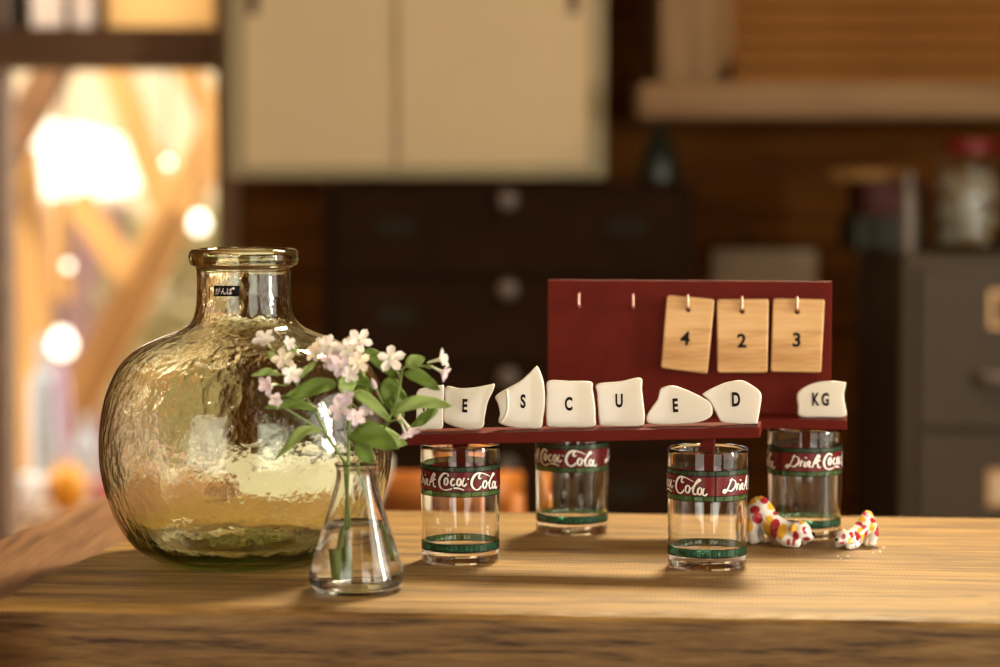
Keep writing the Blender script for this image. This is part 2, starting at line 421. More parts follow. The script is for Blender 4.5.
wpart('sash_panel', (at(7, 0, YB).x, YB, zl1), (at(30, 0, YB).x, YB + .03, 1.15), M['file'])
wpart('pane', (at(30, 0, YB).x, YB + .01, zl1), (at(66, 0, YB).x, YB + .014, 1.15), M['paper_pane'], 0)
wpart('pane', (at(70.5, 0, YB).x, YB + .01, zl1), (at(96, 0, YB).x, YB + .014, 1.15), M['paper_pane'], 0)
wpart('pane', (at(106, 0, YB).x, YB + .01, zl1), (jx0, YB + .014, 1.15), M['tan_pane'], 0)
wpart('window_sill', (at(7, 300, YB).x, YB - .06, oz0), (jx0, YB + .14, oz0 + .04), M['frame_wood'])

# ------------------------------------------------------------------ the porch outside
struct(box('floor_porch', (-6, YB + .13, FZ - .2), (2.5, 14, FZ - .1), M['deck']))
PD = 7.4
def pbeam(x0, y0, x1, y1, wpx, D, lab, dep=.12, mat='beam'):
    o = beam('porch_timber', at(x0, y0, D), at(x1, y1, D), wpx * D / FPX, dep, M[mat])
    tag(o, lab, 'timber', 'timber braces of the porch'); return o
pbeam(238, 92, 52, 455, 38, PD, 'long pale timber brace slanting behind the green bottle neck')
pbeam(112, 60, 172, 225, 26, PD + .25, 'short timber brace meeting the long slanting brace from above')
pbeam(12, 150, 52, 560, 46, PD - .3, 'thick leaning timber post beside the dark window jamb')
pbeam(66, 48, -6, 176, 30, PD - .5, 'dark timber brace crossing the top corner of the window', .14, 'lintel')
pbeam(76, 196, 140, 290, 26, PD + .3, 'timber brace running from under the white tarp to the long brace')
pbeam(150, -10, 228, 150, 24, PD + .42, 'timber brace high up beside the window jamb')
pbeam(60, 198, 64, 300, 16, PD + .9, 'thin upright timber below the white tarp', .1)
# white tarp, a slab with the outline of the bright patch
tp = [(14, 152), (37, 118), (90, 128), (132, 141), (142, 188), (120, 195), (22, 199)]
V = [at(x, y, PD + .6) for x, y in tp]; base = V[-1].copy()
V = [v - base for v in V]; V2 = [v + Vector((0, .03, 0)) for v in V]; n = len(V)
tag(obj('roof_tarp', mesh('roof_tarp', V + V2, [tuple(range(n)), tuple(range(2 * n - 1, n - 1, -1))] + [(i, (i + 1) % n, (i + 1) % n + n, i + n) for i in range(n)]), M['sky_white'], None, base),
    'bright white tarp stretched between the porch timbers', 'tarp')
# neighbouring walls behind the porch
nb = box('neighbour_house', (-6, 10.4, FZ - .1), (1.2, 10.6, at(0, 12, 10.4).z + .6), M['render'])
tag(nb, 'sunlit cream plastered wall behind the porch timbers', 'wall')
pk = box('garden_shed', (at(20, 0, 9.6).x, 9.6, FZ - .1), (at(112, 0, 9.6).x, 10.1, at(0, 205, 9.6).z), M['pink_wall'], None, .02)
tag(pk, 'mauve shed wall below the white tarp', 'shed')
# porch table with a few wares
ptz = at(60, 505, 6.5).z
ptab = empty('porch_table', (at(60, 500, 6.5).x, 6.5, FZ - .1))
tag(ptab, 'wooden table on the porch carrying vases', 'table')
hT = ptz - (FZ - .1)
obj('tabletop', box_me((1.1, .5, .04), .006, 2, (0, 0, hT - .02)), M['deck'], ptab)
for sx in (-1, 1):
    for sy in (-1, 1): obj('leg', box_me((.05, .05, hT - .04), .004, 2, (0, 0, (hT - .04) / 2)), M['deck'], ptab, (sx * .5, sy * .2, 0))
def on_table(x, D): p = at(x, 500, D); return Vector((p.x, D, ptz))
sc = 6.5 / FPX
v = empty('round_vase', on_table(67, 6.4)); tag(v, 'round amber vase with a lilac flower spike on the porch table', 'vase')
obj('vase_body', lathe_me(smooth_profile([(0, 0), (.03, 0), (.053, .05), (.05, .09), (.022, .125), (.02, .135), (.017, .135), (.018, .12), (0, .11)])), M['amber'], v)
V_, F_ = tube_vf([(0, 0, .1), (-.004, 0, .2), (-.012, 0, .33), (-.022, 0, .40)], [.014, .018, .022, .012], 10)
obj('flower_spike', mesh('spike', V_, F_, True), M['lilac'], v)
def vase(name, x, D, prof, mat, lab, cat='vase'):
    o = obj(name, lathe_me(smooth_profile(prof)), M[mat], None, on_table(x, D)); return tag(o, lab, cat)
vase('white_bowl', 20, 6.35, [(0, 0), (.03, 0), (.06, .05), (.07, .09), (.065, .09), (.05, .04), (0, .015)], 'sky_white', 'white bowl on the porch table next to the leaning post', 'bowl')
vase('pink_cup', 108, 6.45, [(0, 0), (.03, 0), (.042, .03), (.044, .07), (.04, .07), (.036, .02), (0, .012)], 'pink', 'pink cup on the porch table', 'cup')
vase('glass_bottle', 86, 6.6, [(0, 0), (.03, 0), (.034, .03), (.034, .15), (.014, .19), (.014, .23), (.01, .23), (.009, .19), (0, .18)], 'bluegrey', 'tall blue grey glass bottle on the porch table', 'bottle')
vase('glass_bottle', 45, 6.65, [(0, 0), (.035, 0), (.04, .03), (.04, .3), (.018, .36), (.016, .44), (.011, .44), (.01, .36), (0, .34)], 'bluegrey', 'blue grey bottle standing behind the amber vase', 'bottle')
# bright highlights out on the porch, added as glowing balls on cords
glints = [(199, 224, 6.75, .026, 'glowing ball added as a highlight beside the bottle neck'), (68, 266, 6.75, .012, 'small glowing ball added as a highlight before the mauve shed wall'),
         (62, 345, 6.75, .036, 'large glowing ball added as a highlight above the amber vase'), (168, 163, 6.75, .011, 'glowing ball added as a highlight high up between the porch braces')]
for i, (x, y, D, r, lb) in enumerate(glints):
    p = at(x, y, D); o = empty('glint_ball', p)
    tag(o, lb, 'glint', 'glowing highlight balls on the porch')
    obj('glint', lathe_me(smooth_profile([(0, -r), (r * .7, -r * .7), (r, 0), (r * .7, r * .75), (r * .4, r * 1.2), (0, r * 1.2)], 4), 20), M['glint'], o)
    V_, F_ = tube_vf([(0, 0, r * 1.1), (0, 0, r * 1.1 + .03), (0, 0, 1.15 - p.z)], [.008, .004, .003], 6)
    obj('cord', mesh('cord', V_, F_), M['black'], o)
# a shrub past the porch
rnd = random.Random(3); leaves = []
for i in range(700):
    a, b_, rr = rnd.uniform(0, 2 * math.pi), rnd.uniform(-1, 1), rnd.uniform(.3, 1) ** .5
    c = Vector((math.cos(a) * math.sqrt(1 - b_ * b_) * .40, math.sin(a) * math.sqrt(1 - b_ * b_) * .35, b_ * .55)) * rr + Vector((0, 0, .75))
    q = Euler((rnd.uniform(0, 6), rnd.uniform(0, 6), 0)).to_matrix()
    leaves.append(([c + q @ Vector(u) for u in ((-.05, 0, 0), (0, -.025, .006), (.05, 0, 0), (0, .025, .006))], [(0, 1, 2, 3)]))
V_, F_ = join_vf(leaves); sh = empty('garden_shrub', (at(196, 0, 8.6).x, 8.6, FZ - .1))
tag(sh, 'loose yellow green shrub growing behind the porch timbers', 'shrub')
fo = obj('foliage', mesh('foliage', V_, F_), M['bush'], sh); fo['kind'] = 'stuff'
V_, F_ = tube_vf([(0, 0, 0), (.02, 0, .5), (0, 0, 1.0)], [.03, .02, .01], 8); obj('trunk', mesh('trunk', V_, F_, True), M['lintel'], sh)

# ------------------------------------------------------------------ background furniture
# cream wall cabinet with sliding doors
D0 = 5.12
c0 = at(228, 178, D0); c1 = at(605, 178, D0)
cab = empty('wall_cabinet', ((c0.x + c1.x) / 2, (D0 + YB) / 2 - .01, c0.z))
tag(cab, 'cream wall cabinet with two sliding doors above the dark chest', 'cabinet')
O = Vector(cab.location)
ztop = 1.15; yb = YB - .022; t = .03
def cpart(name, lo, hi, mat, bev=.003): return box(name, lo, hi, mat, cab, bev, O)
cpart('back_panel', (c0.x, yb - .02, c0.z), (c1.x, yb, ztop), M['cabinet_frame'])
cpart('side_panel', (c0.x, D0, c0.z), (c0.x + t, yb - .02, ztop), M['cabinet_frame'])
cpart('side_panel', (c1.x - t, D0, c0.z), (c1.x, yb - .02, ztop), M['cabinet_frame'])
cpart('bottom_panel', (c0.x + t, D0, c0.z), (c1.x - t, yb - .02, c0.z + .022), M['cabinet_frame'])
cpart('top_panel', (c0.x + t, D0, ztop - .022), (c1.x - t, yb - .02, ztop), M['cabinet_frame'])
mid = at(398, 100, D0).x
d1 = cpart('door', (c0.x + t + .001, D0 + .03, c0.z + .024), (mid + .02, D0 + .045, ztop - .024), M['cabinet'])
d2 = cpart('door', (mid, D0 + .008, c0.z + .024), (c1.x - t - .001, D0 + .023, ztop - .024), M['cabinet'])
for dr, px in ((d1, 252), (d2, 574)):
    p = at(px, 14, D0); oy = -.0085
    hl = obj('handle', box_me((.022, .012, .17), .003), M['handle_brown'], dr, (p.x - O.x - dr.location.x, -.0105, p.z + .085 - O.z - dr.location.z))
# dark chest of drawers
D1 = 4.98
a, b_ = at(320, 183, D1), at(695, 183, D1)
ch = empty('drawer_chest', ((a.x + b_.x) / 2, (D1 + 5.47) / 2, FZ)); tag(ch, 'tall dark lacquered chest of drawers under the cream cabinet', 'chest')
W_ = b_.x - a.x; H_ = a.z - FZ; dp = 5.47 - D1
obj('body', box_me((W_, dp - .02, H_), .006, 2, (0, .01, H_ / 2)), M['chest'], ch)
pit = 88.5 * D1 / FPX; zt = H_ - .018
for k in range(6):
    z1 = zt - k * pit; z0 = z1 - pit + .008
    if z0 < .03: break
    dr = obj('drawer', box_me((W_ - .05, .02, z1 - z0), .004), M['chest'], ch, (0, -dp / 2 + .01, (z0 + z1) / 2))
    zk = (at(507, 200 + 88.5 * k, D1).z - FZ) - (z0 + z1) / 2
    kn = obj('knob', lathe_me(smooth_profile([(0, 0), (.008, 0), (.009, .012), (.019, .018), (.021, .026), (.014, .032), (0, .033)], 4), 24), M['knob'], dr, (0, -.010, zk), (R(90), 0, 0))
    for px in (395, 628):
        obj('label_plate', box_me((.075, .004, .03), .001), M['chest_plate'], dr, (at(px, 0, D1).x - ch.location.x, -.0115, zk - .055))
# dark green bottle on the chest
p = at(661, 182, 5.1); gb = obj('green_bottle', lathe_me(smooth_profile([(0, 0), (.040, 0), (.044, .02), (.036, .07), (.016, .098), (.012, .120), (.015, .126), (.010, .126), (.008, .10), (0, .09)], 5), 32), M['green_bottle'], None, (p.x, 5.16, a.z))
tag(gb, 'dark green tapered bottle standing on the chest', 'bottle')
# paper on the wall with its nail
p0, p1 = at(713, 250, 5.47), at(815, 340, 5.47)
tag(box('notice_sheet', (p0.x, 5.462, p1.z), (p1.x, 5.478, p0.z), M['paper'], None, .001), 'plain cream sheet pinned to the board wall behind the red board', 'sheet')
p = at(746, 240, 5.47); tag(obj('wall_hook', lathe_me(smooth_profile([(0, 0), (.012, 0), (.012, .006), (.005, .012), (.006, .03), (.010, .034), (0, .036)], 3), 16), M['black'], None, (p.x, 5.481, p.z), (R(90), 0, 0)), 'small dark hook on the board wall above the cream sheet', 'hook')
# wood framed window shutter with a ledge, above right
D2 = 4.92
lx0 = at(640, 100, D2).x
ledge = box('window_ledge', (lx0, D2, at(640, 118, D2).z), (XR - .02, 5.478, at(640, 82, D2).z), M['frame_wood'], None, .006)
tag(ledge, 'thick weathered wooden ledge under the slatted shutter', 'ledge')
lz = at(640, 82, D2).z
D3 = 5.02
sh_x0 = at(660, 50, D3).x
shut = empty('slatted_shutter', ((sh_x0 + XR) / 2, 5.25, lz)); tag(shut, 'wooden shutter of horizontal slats in a broad frame on the ledge', 'shutter')
O = Vector(shut.location)
box('frame_stile', (sh_x0, D3, lz), (at(702, 50, D3).x, 5.478, 1.2), M['frame_wood_z'], shut, .005, O)
# bevelled inner strip, mitred at its foot
x0, x1 = at(702, 50, D3).x, at(735, 50, D3).x
zc, zm = lz, at(735, 48, D3).z
V = [(x0, D3 + .01, zc), (x1 - .035, D3 + .02, zc), (x1, D3 + .05, zm), (x1, D3 + .05, 1.2), (x0, D3 + .01, 1.2)]
V = [Vector(q) - O for q in V]; V += [q + Vector((0, .06, 0)) for q in V]; n = 5
obj('inner_strip', mesh('strip', V, [tuple(range(n)), tuple(range(2 * n - 1, n - 1, -1))] + [(i, (i + 1) % n, (i + 1) % n + n, i + n) for i in range(n)]), M['frame_wood_z'], shut)
box('backing', (x0, 5.30, lz), (XR - .02, 5.478, 1.2), M['lintel'], shut, 0, O)
sl = box_me((XR - .03 - x1, .016, .034), .004, 2); zz = lz + .02
while zz < 1.15:
    obj('slat', sl, M['slat'], shut, ((x1 + XR - .03) / 2 - O.x, D3 + .085 - O.y, zz - O.z), (R(-32), 0, 0)); zz += .040
# filing cabinet
D4 = 4.40
f0 = at(905, 255, D4); FW, FD = .46, .60
fc = empty('filing_cabinet', (f0.x + FW / 2, D4 + FD / 2, FZ)); tag(fc, 'grey brown steel filing cabinet with label holders and pull handles', 'cabinet')
FH = f0.z - FZ
obj('body', box_me((FW, FD - .02, FH), .006, 2, (0, .01, FH / 2)), M['file'], fc)
dz = 168 * D4 / FPX; zt = FH - .022
for k in range(3):
    z1 = zt - k * dz; z0 = z1 - dz + .010
    dr = obj('drawer', box_me((FW - .045, .022, z1 - z0), .005), M['file'], fc, (0.004, -FD / 2 + .011, (z0 + z1) / 2))
    zc = (z1 - z0) / 2
    lh = obj('label_holder', box_me((.16, .006, .070), .002), M['brass'], dr, (0, -.013, zc - .078 if k == 0 else zc - .10))
    obj('card', box_me((.14, .003, .052), .0), M['paper' if k else 'file'], lh, (0, -.0032, 0))
    V_, F_ = tube_vf(catmull([(-.095, 0, 0), (-.092, -.03, 0), (-.06, -.038, 0), (.06, -.038, 0), (.092, -.03, 0), (.095, 0, 0)], 5), .011, 10)
    obj('handle', mesh('handle', V_, F_, True), M['knob'], dr, (0, -.011, zc - .20))
ctop = f0.z
# glass jar with red lid
def on_cab(x, D): return Vector((at(x, 250, D).x, D, ctop))
jr = empty('lidded_jar', on_cab(969, 4.60)); tag(jr, 'big glass jar with a red lid on the filing cabinet', 'jar')
obj('jar_glass', lathe_me([(0, 0), (.058, 0), (.065, .008), (.066, .02), (.066, .16), (.060, .178), (.050, .188), (.050, .2), (.046, .2), (.046, .186), (.056, .174), (.062, .158), (.062, .02), (.058, .008), (0, .006)], 48), M['jar'], jr)
obj('lid', lathe_me([(0, .214), (.050, .214), (.053, .211), (.053, .186), (.0515, .186), (.0515, .20), (0, .2005)], 40), M['red_lid'], jr)
rnd = random.Random(5); parts = []
ico = bmesh.new(); bmesh.ops.create_icosphere(ico, subdivisions=1, radius=1.0); iv = [v.co.copy() for v in ico.verts]; iff = [tuple(v.index for v in f.verts) for f in ico.faces]; ico.free()
jm = {k: plain('jar_sweet_' + k, c, .2) for k, c in (('cream', (.62, .58, .42)), ('amber', (.5, .28, .05)), ('pale', (.55, .60, .52)))}
for key_, cnt in (('cream', 130), ('amber', 45), ('pale', 110)):
    parts = []
    for i in range(cnt):
        rr = math.sqrt(rnd.random()) * .052; an = rnd.uniform(0, 6.283); c = Vector((rr * math.cos(an), rr * math.sin(an), rnd.uniform(.018, .155)))
        q = Euler((rnd.uniform(0, 6), rnd.uniform(0, 6), 0)).to_matrix(); s_ = rnd.uniform(.006, .0095)
        parts.append(([c + q @ Vector((u.x * s_ * 1.3, u.y * s_, u.z * s_ * .7)) for u in iv], iff))
    V_, F_ = join_vf(parts); s = obj('sweets', mesh('sweets', V_, F_, True), jm[key_], jr); s['kind'] = 'stuff'
# small things beside the jar
def cab_box(name, x0, x1, ya, yb_, Da, Db, mat, lab, cat, z0=None):
    za = ctop if z0 is None else z0; zb = za + (yb_ - ya) * Da / FPX
    o = box(name, (at(x0, 0, Da).x, Da, za), (at(x1, 0, Da).x, Db, zb), M[mat], None, .004); tag(o, lab, cat); return zb
z_ = cab_box('storage_box', 858, 930, 214, 248, 4.68, 4.92, 'green_box', 'flat dark green box on the filing cabinet', 'box')
z_ = cab_box('storage_box', 866, 932, 180, 214, 4.70, 4.92, 'red_box', 'dark red box stacked on the flat dark green box', 'box', z_)
V_, F_ = tube_vf([(0, 0, 0), (.15, 0, 0)], .013, 14); pr = at(832, 168, 4.78)
tag(obj('card_roll', mesh('roll', V_, F_, True), M['ochre'], None, (pr.x, 4.78, z_ + .013)), 'ochre cardboard roll lying on the dark red box', 'roll')
sb = obj('spice_bottle', lathe_me(smooth_profile([(0, 0), (.014, 0), (.016, .01), (.016, .10), (.009, .125), (.009, .15), (.006, .15), (0, .14)], 4), 24), M['dusty'], None, on_cab(908, 4.56))
tag(sb, 'small pale bottle between the boxes and the red lidded jar', 'bottle')
# chair behind the counter
chx = at(428, 500, 3.2).x
cr = empty('wooden_chair', (chx, 3.45, FZ)); tag(cr, 'orange brown wooden chair with a curved back behind the counter', 'chair')
zb = at(452, 474, 3.22).z - FZ
obj('seat', box_me((.42, .40, .035), .012, 2, (0, 0, .43)), M['chair'], cr)
for sx in (-1, 1):
    obj('leg', box_me((.035, .035, .415), .005, 2, (0, 0, .2075)), M['chair'], cr, (sx * .18, .17, 0))
    V_, F_ = tube_vf([(0, 0, 0), (0, 0, .43), (sx * -.02, -.035, zb - .03)], [.018, .018, .014], 10)
    obj('leg', mesh('leg', V_, F_, True), M['chair'], cr, (sx * .135, -.18, 0))
    V_, F_ = tube_vf([(0, 0, .44), (0, -.05, zb - .03)], [.010, .009], 8); obj('spindle', mesh('spindle', V_, F_, True), M['chair'], cr, (sx * .05, -.18, 0))
rail = catmull([(-.130, -.165, 0), (-.105, -.215, 0), (0, -.245, 0), (.105, -.215, 0), (.130, -.165, 0)], 6)
V, F = [], []
for i, q in enumerate(rail):
    hgt = .012 * math.sin(math.pi * i / (len(rail) - 1))
    for dy, dz_ in ((-.012, -.05), (.012, -.05), (.012, .0 + hgt), (0, .012 + hgt), (-.012, 0 + hgt)): V.append((q.x, q.y + dy, zb - .018 + dz_))
for i in range(len(rail) - 1):
    for k in range(5): F.append((i * 5 + k, i * 5 + (k + 1) % 5, (i + 1) * 5 + (k + 1) % 5, (i + 1) * 5 + k))
F += [(0, 1, 2, 3, 4), tuple(len(V) - 1 - i for i in range(5))]
obj('top_rail', mesh('rail', V, F, True), M['chair'], cr)
# white table behind the counter, seen through the big bottle
q0, q1 = at(176, 500, 2.60).x, at(372, 500, 2.60).x
wz = at(280, 456, 3.10).z; Hc = wz - FZ
lc = empty('white_table', ((q0 + q1) / 2, 2.81, FZ)); tag(lc, 'small white table behind the counter, seen through the big bottle', 'table')
Wc = q1 - q0
obj('tabletop', box_me((Wc, .60, .025), .004, 2, (0, 0, Hc - .0125)), M['white'], lc)
obj('apron', box_me((Wc - .04, .55, .06), .003, 2, (0, 0, Hc - .055)), M['white'], lc)
for sx in (-1, 1):
    for sy in (-1, 1): obj('leg', box_me((.035, .035, Hc - .086), .003, 2, (0, 0, (Hc - .086) / 2)), M['white'], lc, (sx * (Wc / 2 - .04), sy * .25, 0))

# ------------------------------------------------------------------ the counter
CR = R(-5.2)
cpt = Vector((0.0, 1.733, 0))                    # a point of the front edge
ux, uy = Vector((math.cos(CR), math.sin(CR), 0)), Vector((-math.sin(CR), math.cos(CR), 0))
ctr = empty('counter', (0.2, 1.975, FZ), (0, 0, CR)); tag(ctr, 'thick wooden counter slab with a sawn front edge', 'counter')
CD, CT = .512, .11
lft, rgt = -.51, .95
# slab with a slightly uneven front edge
NX = 90; V, F = [], []
rnd = random.Random(11)
g0, g1 = ground(0, 598), ground(120, 540)
Ci = Matrix.Rotation(-CR, 3, 'Z'); c0_ = Vector((0.2, 1.975, 0)); l0, l1 = Ci @ (g0 - c0_), Ci @ (g1 - c0_)
def joint_x(yy): return l0.x + (l1.x - l0.x) * (yy - l0.y) / (l1.y - l0.y) + .0035
edge = [0.0012 * math.sin(i * .23) + 0.0005 * math.sin(i * .71 + 1) for i in range(NX + 1)]
CF_ = -.269          # front edge
prof = [(CF_, -.11), (CF_, -.006), (CF_ + .0025, -.002), (CF_ + .007, 0), (-.1, 0), (.1, 0), (CD / 2 - .004, 0), (CD / 2, -.004), (CD / 2, -.11)]
for i in range(NX + 1):
    x = lft + (rgt - lft) * i / NX
    for j, (yy, zz) in enumerate(prof):
        dy = edge[i] if j < 4 else 0; dzz = -abs(edge[(i * 7) % NX]) * .6 if j in (2,) else 0
        xx = joint_x(yy) if i == 0 else x        # left end follows the joint with the side plank
        V.append((xx, yy + dy, zz + dzz))
m_ = len(prof)
for i in range(NX):
    for j in range(m_ - 1): F.append((i * m_ + j, i * m_ + j + 1, (i + 1) * m_ + j + 1, (i + 1) * m_ + j))
    F.append((i * m_ + m_ - 1, i * m_, (i + 1) * m_, (i + 1) * m_ + m_ - 1))
F += [tuple(range(m_)), tuple(range(NX * m_, NX * m_ + m_))[::-1]]
sme = mesh('slab', V, F); sme.materials.append(M['counter']); sme.materials.append(M['counter_edge_shaded'])
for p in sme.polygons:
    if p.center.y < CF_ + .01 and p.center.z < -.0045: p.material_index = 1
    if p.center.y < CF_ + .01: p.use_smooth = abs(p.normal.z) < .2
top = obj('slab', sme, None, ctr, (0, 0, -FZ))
obj('front_panel', box_me((1.44, .03, .79 - .001), .003, 2, (0.18, -.19, .395)), M['lintel'], ctr)
for sx in (-.48, .84): obj('trestle', box_me((.06, .34, .789), .004, 2, (0, 0, .3945)), M['lintel'], ctr, (sx, .01, 0))
# side plank meeting the slab at its left end
g0, g1 = ground(0, 598), ground(120, 540)
dv = (g1 - g0).normalized(); nl = Vector((-dv.y, dv.x, 0))
A = g0 - dv * .25; B = g0 + dv * .69; wv = .118
V = [A, B, B + nl * wv, A + nl * wv]; V = [q - A for q in V]; V = [q + Vector((0, 0, -.005)) for q in V] + [q + Vector((0, 0, -.08)) for q in V]
me = mesh('side_plank', V, [(0, 1, 2, 3), (7, 6, 5, 4), (0, 4, 5, 1), (1, 5, 6, 2), (2, 6, 7, 3), (3, 7, 4, 0)])
bm = bmesh.new(); bm.from_mesh(me); bmesh.ops.bevel(bm, geom=list(bm.edges), offset=.003, segments=2, affect='EDGES'); bm.to_mesh(me); bm.free()
sp = empty('side_plank', (A.x, A.y, FZ)); tag(sp, 'brown plank counter running away beside the slab end', 'counter')
obj('plank', me, M['plank'], sp, (0, 0, -FZ))
for tt in (.1, .84):
    q = dv * tt + nl * wv / 2; obj('post', box_me((.06, .06, .819), .004, 2, (0, 0, .4095)), M['lintel'], sp, (q.x, q.y, 0))

# ------------------------------------------------------------------ drinking glasses
GH, RT, RBt = .0968, .0326, .0318
def Rz(z): return RBt + (RT - RBt) * z / GH
def to_cyl(V, r_off, phase):
    """x is arc length along the wall seen from the front, y is height"""
    out = []
    for v in V:
        r = Rz(v[1]) + r_off; a = phase + v[0] / RT
        out.append((r * math.sin(a), -r * math.cos(a), v[1]))
    return out
def stroke(pts, w_, n=7, closed=False):
    P = catmull([Vector((a, b, 0)) for a, b in pts], n, closed=closed); V, F = [], []; m = len(P)
    for i, p in enumerate(P):
        t_ = (P[(i + 1) % m] - P[i - 1]) if closed else (P[min(i + 1, m - 1)] - P[max(i - 1, 0)])
        t_.normalize(); nrm = Vector((-t_.y, t_.x, 0))
        # pen held at a slant: thicker on the down-strokes
        ww = w_ * (.55 + .75 * abs(t_.dot(Vector((.35, .94, 0)))))
        if not closed: ww *= .45 + .55 * min(1, 3 * min(i, m - 1 - i) / m + .15)
        V += [p + nrm * ww / 2, p - nrm * ww / 2]
    for i in range(m if closed else m - 1):
        k = (i + 1) % m; F.append((2 * i, 2 * i + 1, 2 * k + 1, 2 * k))
    return V, F
def ell(cx, cy_, rx, ry, sl=.12):
    return [(cx + rx * math.cos(a) + sl * ry * math.sin(a), cy_ + ry * math.sin(a)) for a in [i * math.pi / 4 for i in range(8)]]
def words(extra=0.0):
    b = .088 + extra; P = []
    D = lambda pts, w_=b, cl=False: P.append(([Vector((q.x + off, q.y, 0)) for q in stroke(pts, w_, closed=cl)[0]], stroke(pts, w_, closed=cl)[1]))
    off = 0.0   # Drink
    D([(.57, .92), (.38, .54), (.23, .26), (.09, .14), (.03, .23), (.15, .32), (.36, .26), (.54, .24), (.78, .45), (.80, .72), (.6, .84), (.40, .80)], b * 1.1)
    D([(.97, .62), (.93, .45), (.88, .24)]); D([(.92, .45), (1.0, .58), (1.07, .54)])
    D([(1.18, .56), (1.12, .34), (1.14, .24), (1.21, .27)]); D([(1.20, .74), (1.22, .80)], b * 1.3)
    D([(1.32, .56), (1.28, .4), (1.24, .24)]); D([(1.27, .42), (1.38, .57), (1.45, .52), (1.40, .32), (1.44, .23), (1.52, .28)])
    D([(1.58, .20), (1.72, .52), (1.90, .86), (2.00, .92), (2.02, .80), (1.86, .56)], b * 1.1); D([(2.12, .58), (2.0, .60), (1.84, .48), (1.72, .42)]); D([(1.80, .45), (1.92, .40), (1.94, .24), (2.02, .18), (2.10, .24)])
    off = 61 * .0378  # Coca
    D([(.55, .80), (.53, .94), (.30, .95), (.09, .73), (.01, .45), (.12, .16), (.40, .05), (.77, .14)], b * 1.25)
    D([(.84, .17), (1.12, .16), (1.43, .06)], b * 1.5)
    D(ell(.43, .52, .10, .20), b, True)
    D([(.92, .62), (.82, .69), (.70, .47), (.79, .30), (.95, .40)])
    D(ell(1.15, .5, .10, .20), b, True); D([(1.44, .74), (1.33, .41), (1.42, .28), (1.58, .42)])
    D([(1.62, .66), (1.70, .68)], b * 1.1)
    off = 108 * .0378  # Cola
    D([(.66, .26), (.49, .085), (.26, .085), (.075, .34), (.113, .64), (.30, .90), (.57, .97), (.87, .90), (1.24, .74)], b * 1.3)
    D([(.66, .70), (.52, .66), (.50, .80), (.60, .92)])
    D(ell(.885, .32, .13, .20), b, True)
    D([(1.05, .34), (1.2, .45), (1.46, .72), (1.61, .83), (1.53, .88), (1.32, .6), (1.2, .25), (1.29, .05), (1.41, .12)], b * 1.05)
    D(ell(1.58, .24, .11, .19), b, True); D([(1.82, .42), (1.74, .14), (1.84, .01), (2.0, .12)])
    V, F = join_vf(P); U = .0148
    V = [((q.x) * U, .0615 + q.y * U, 0) for q in V]
    half = math.pi * RT
    V2 = [(a + half, b_, c) for a, b_, c in V]; n_ = len(V)
    return V + V2, F + [tuple(i + n_ for i in f) for f in F]
def ring_me(z0, z1, off, seg=72, nz=1):
    V, F = [], []
    for j in range(nz + 1):
        z = z0 + (z1 - z0) * j / nz
        for k in range(seg):
            a_ = 2 * math.pi * k / seg; r = Rz(z) + off; V.append((r * math.cos(a_), r * math.sin(a_), z))
    for j in range(nz):
        for k in range(seg): F.append((j * seg + k, j * seg + (k + 1) % seg, (j + 1) * seg + (k + 1) % seg, (j + 1) * seg + k))
    return mesh('ring', V, F, True)
gp = [(0, .0012), (.020, .0012), (.025, .0), (.0292, .0), (.0310, .0008), (.0316, .0028), (Rz(.006), .006)]
gp += [(Rz(z), z) for z in (.02, .04, .06, .08, .093)] + [(RT - .0002, .0961), (RT - .0009, .0968), (RT - .0017, .0961), (RT - .0019, .093)]
gp += [(Rz(z) - .0019, z) for z in (.08, .06, .04, .02, .0145)] + [(Rz(.0125) - .0026, .0118), (.0265, .0100), (.020, .0093), (0, .0092)]
glass_me = lathe_me(gp, 72)
words_v, words_f = words(); out_v, out_f = words(.095)
def lines(band):
    """dark leading between the coloured fields: rings, ticks and the divider"""
    P = []
    def ring(z, h): 
        V, F = [], []; N = 72
        for k in range(N):
            V += [(2 * math.pi * RT * k / N, z - h / 2, 0), (2 * math.pi * RT * k / N, z + h / 2, 0)]
        for k in range(N): F.append((2 * k, 2 * ((k + 1) % N), 2 * ((k + 1) % N) + 1, 2 * k + 1))
        P.append((V, F))
    def tick(deg, z0, z1, w_):
        c = R(deg) * RT; P.append(([(c - w_ / 2, z0, 0), (c + w_ / 2, z0, 0), (c + w_ / 2, z1, 0), (c - w_ / 2, z1, 0)], [(0, 1, 2, 3)]))
    for z, h in ((.0566, .0007), (.0609, .0007), (.0769, .0008), (.0810, .0007)) if band else ((.0117, .0007), (.0176, .0006)): ring(z, h)
    if not band:
        for k in range(48): tick(k * 7.5, .0117, .0176, .0004)
        return join_vf(P)
    for k in range(24): tick(k * 15 + 3, .0566, .0609, .0006); tick(k * 15 + 9, .0769, .0810, .0006)
    for d in (169.5, 349.5): tick(d, .0566, .0810, .0013)
    return join_vf(P)
lin_v, lin_f = lines(True); fln_v, fln_f = lines(False)
shared = {'lower_border': (ring_me(.0568, .0607, .00010), 'band_green'), 'red_band': (ring_me(.0611, .0767, .00010), 'band_red'),
          'upper_border': (ring_me(.0771, .0808, .00010), 'band_dark_green'), 'foot_border': (ring_me(.0119, .0174, .00010), 'ring_green')}
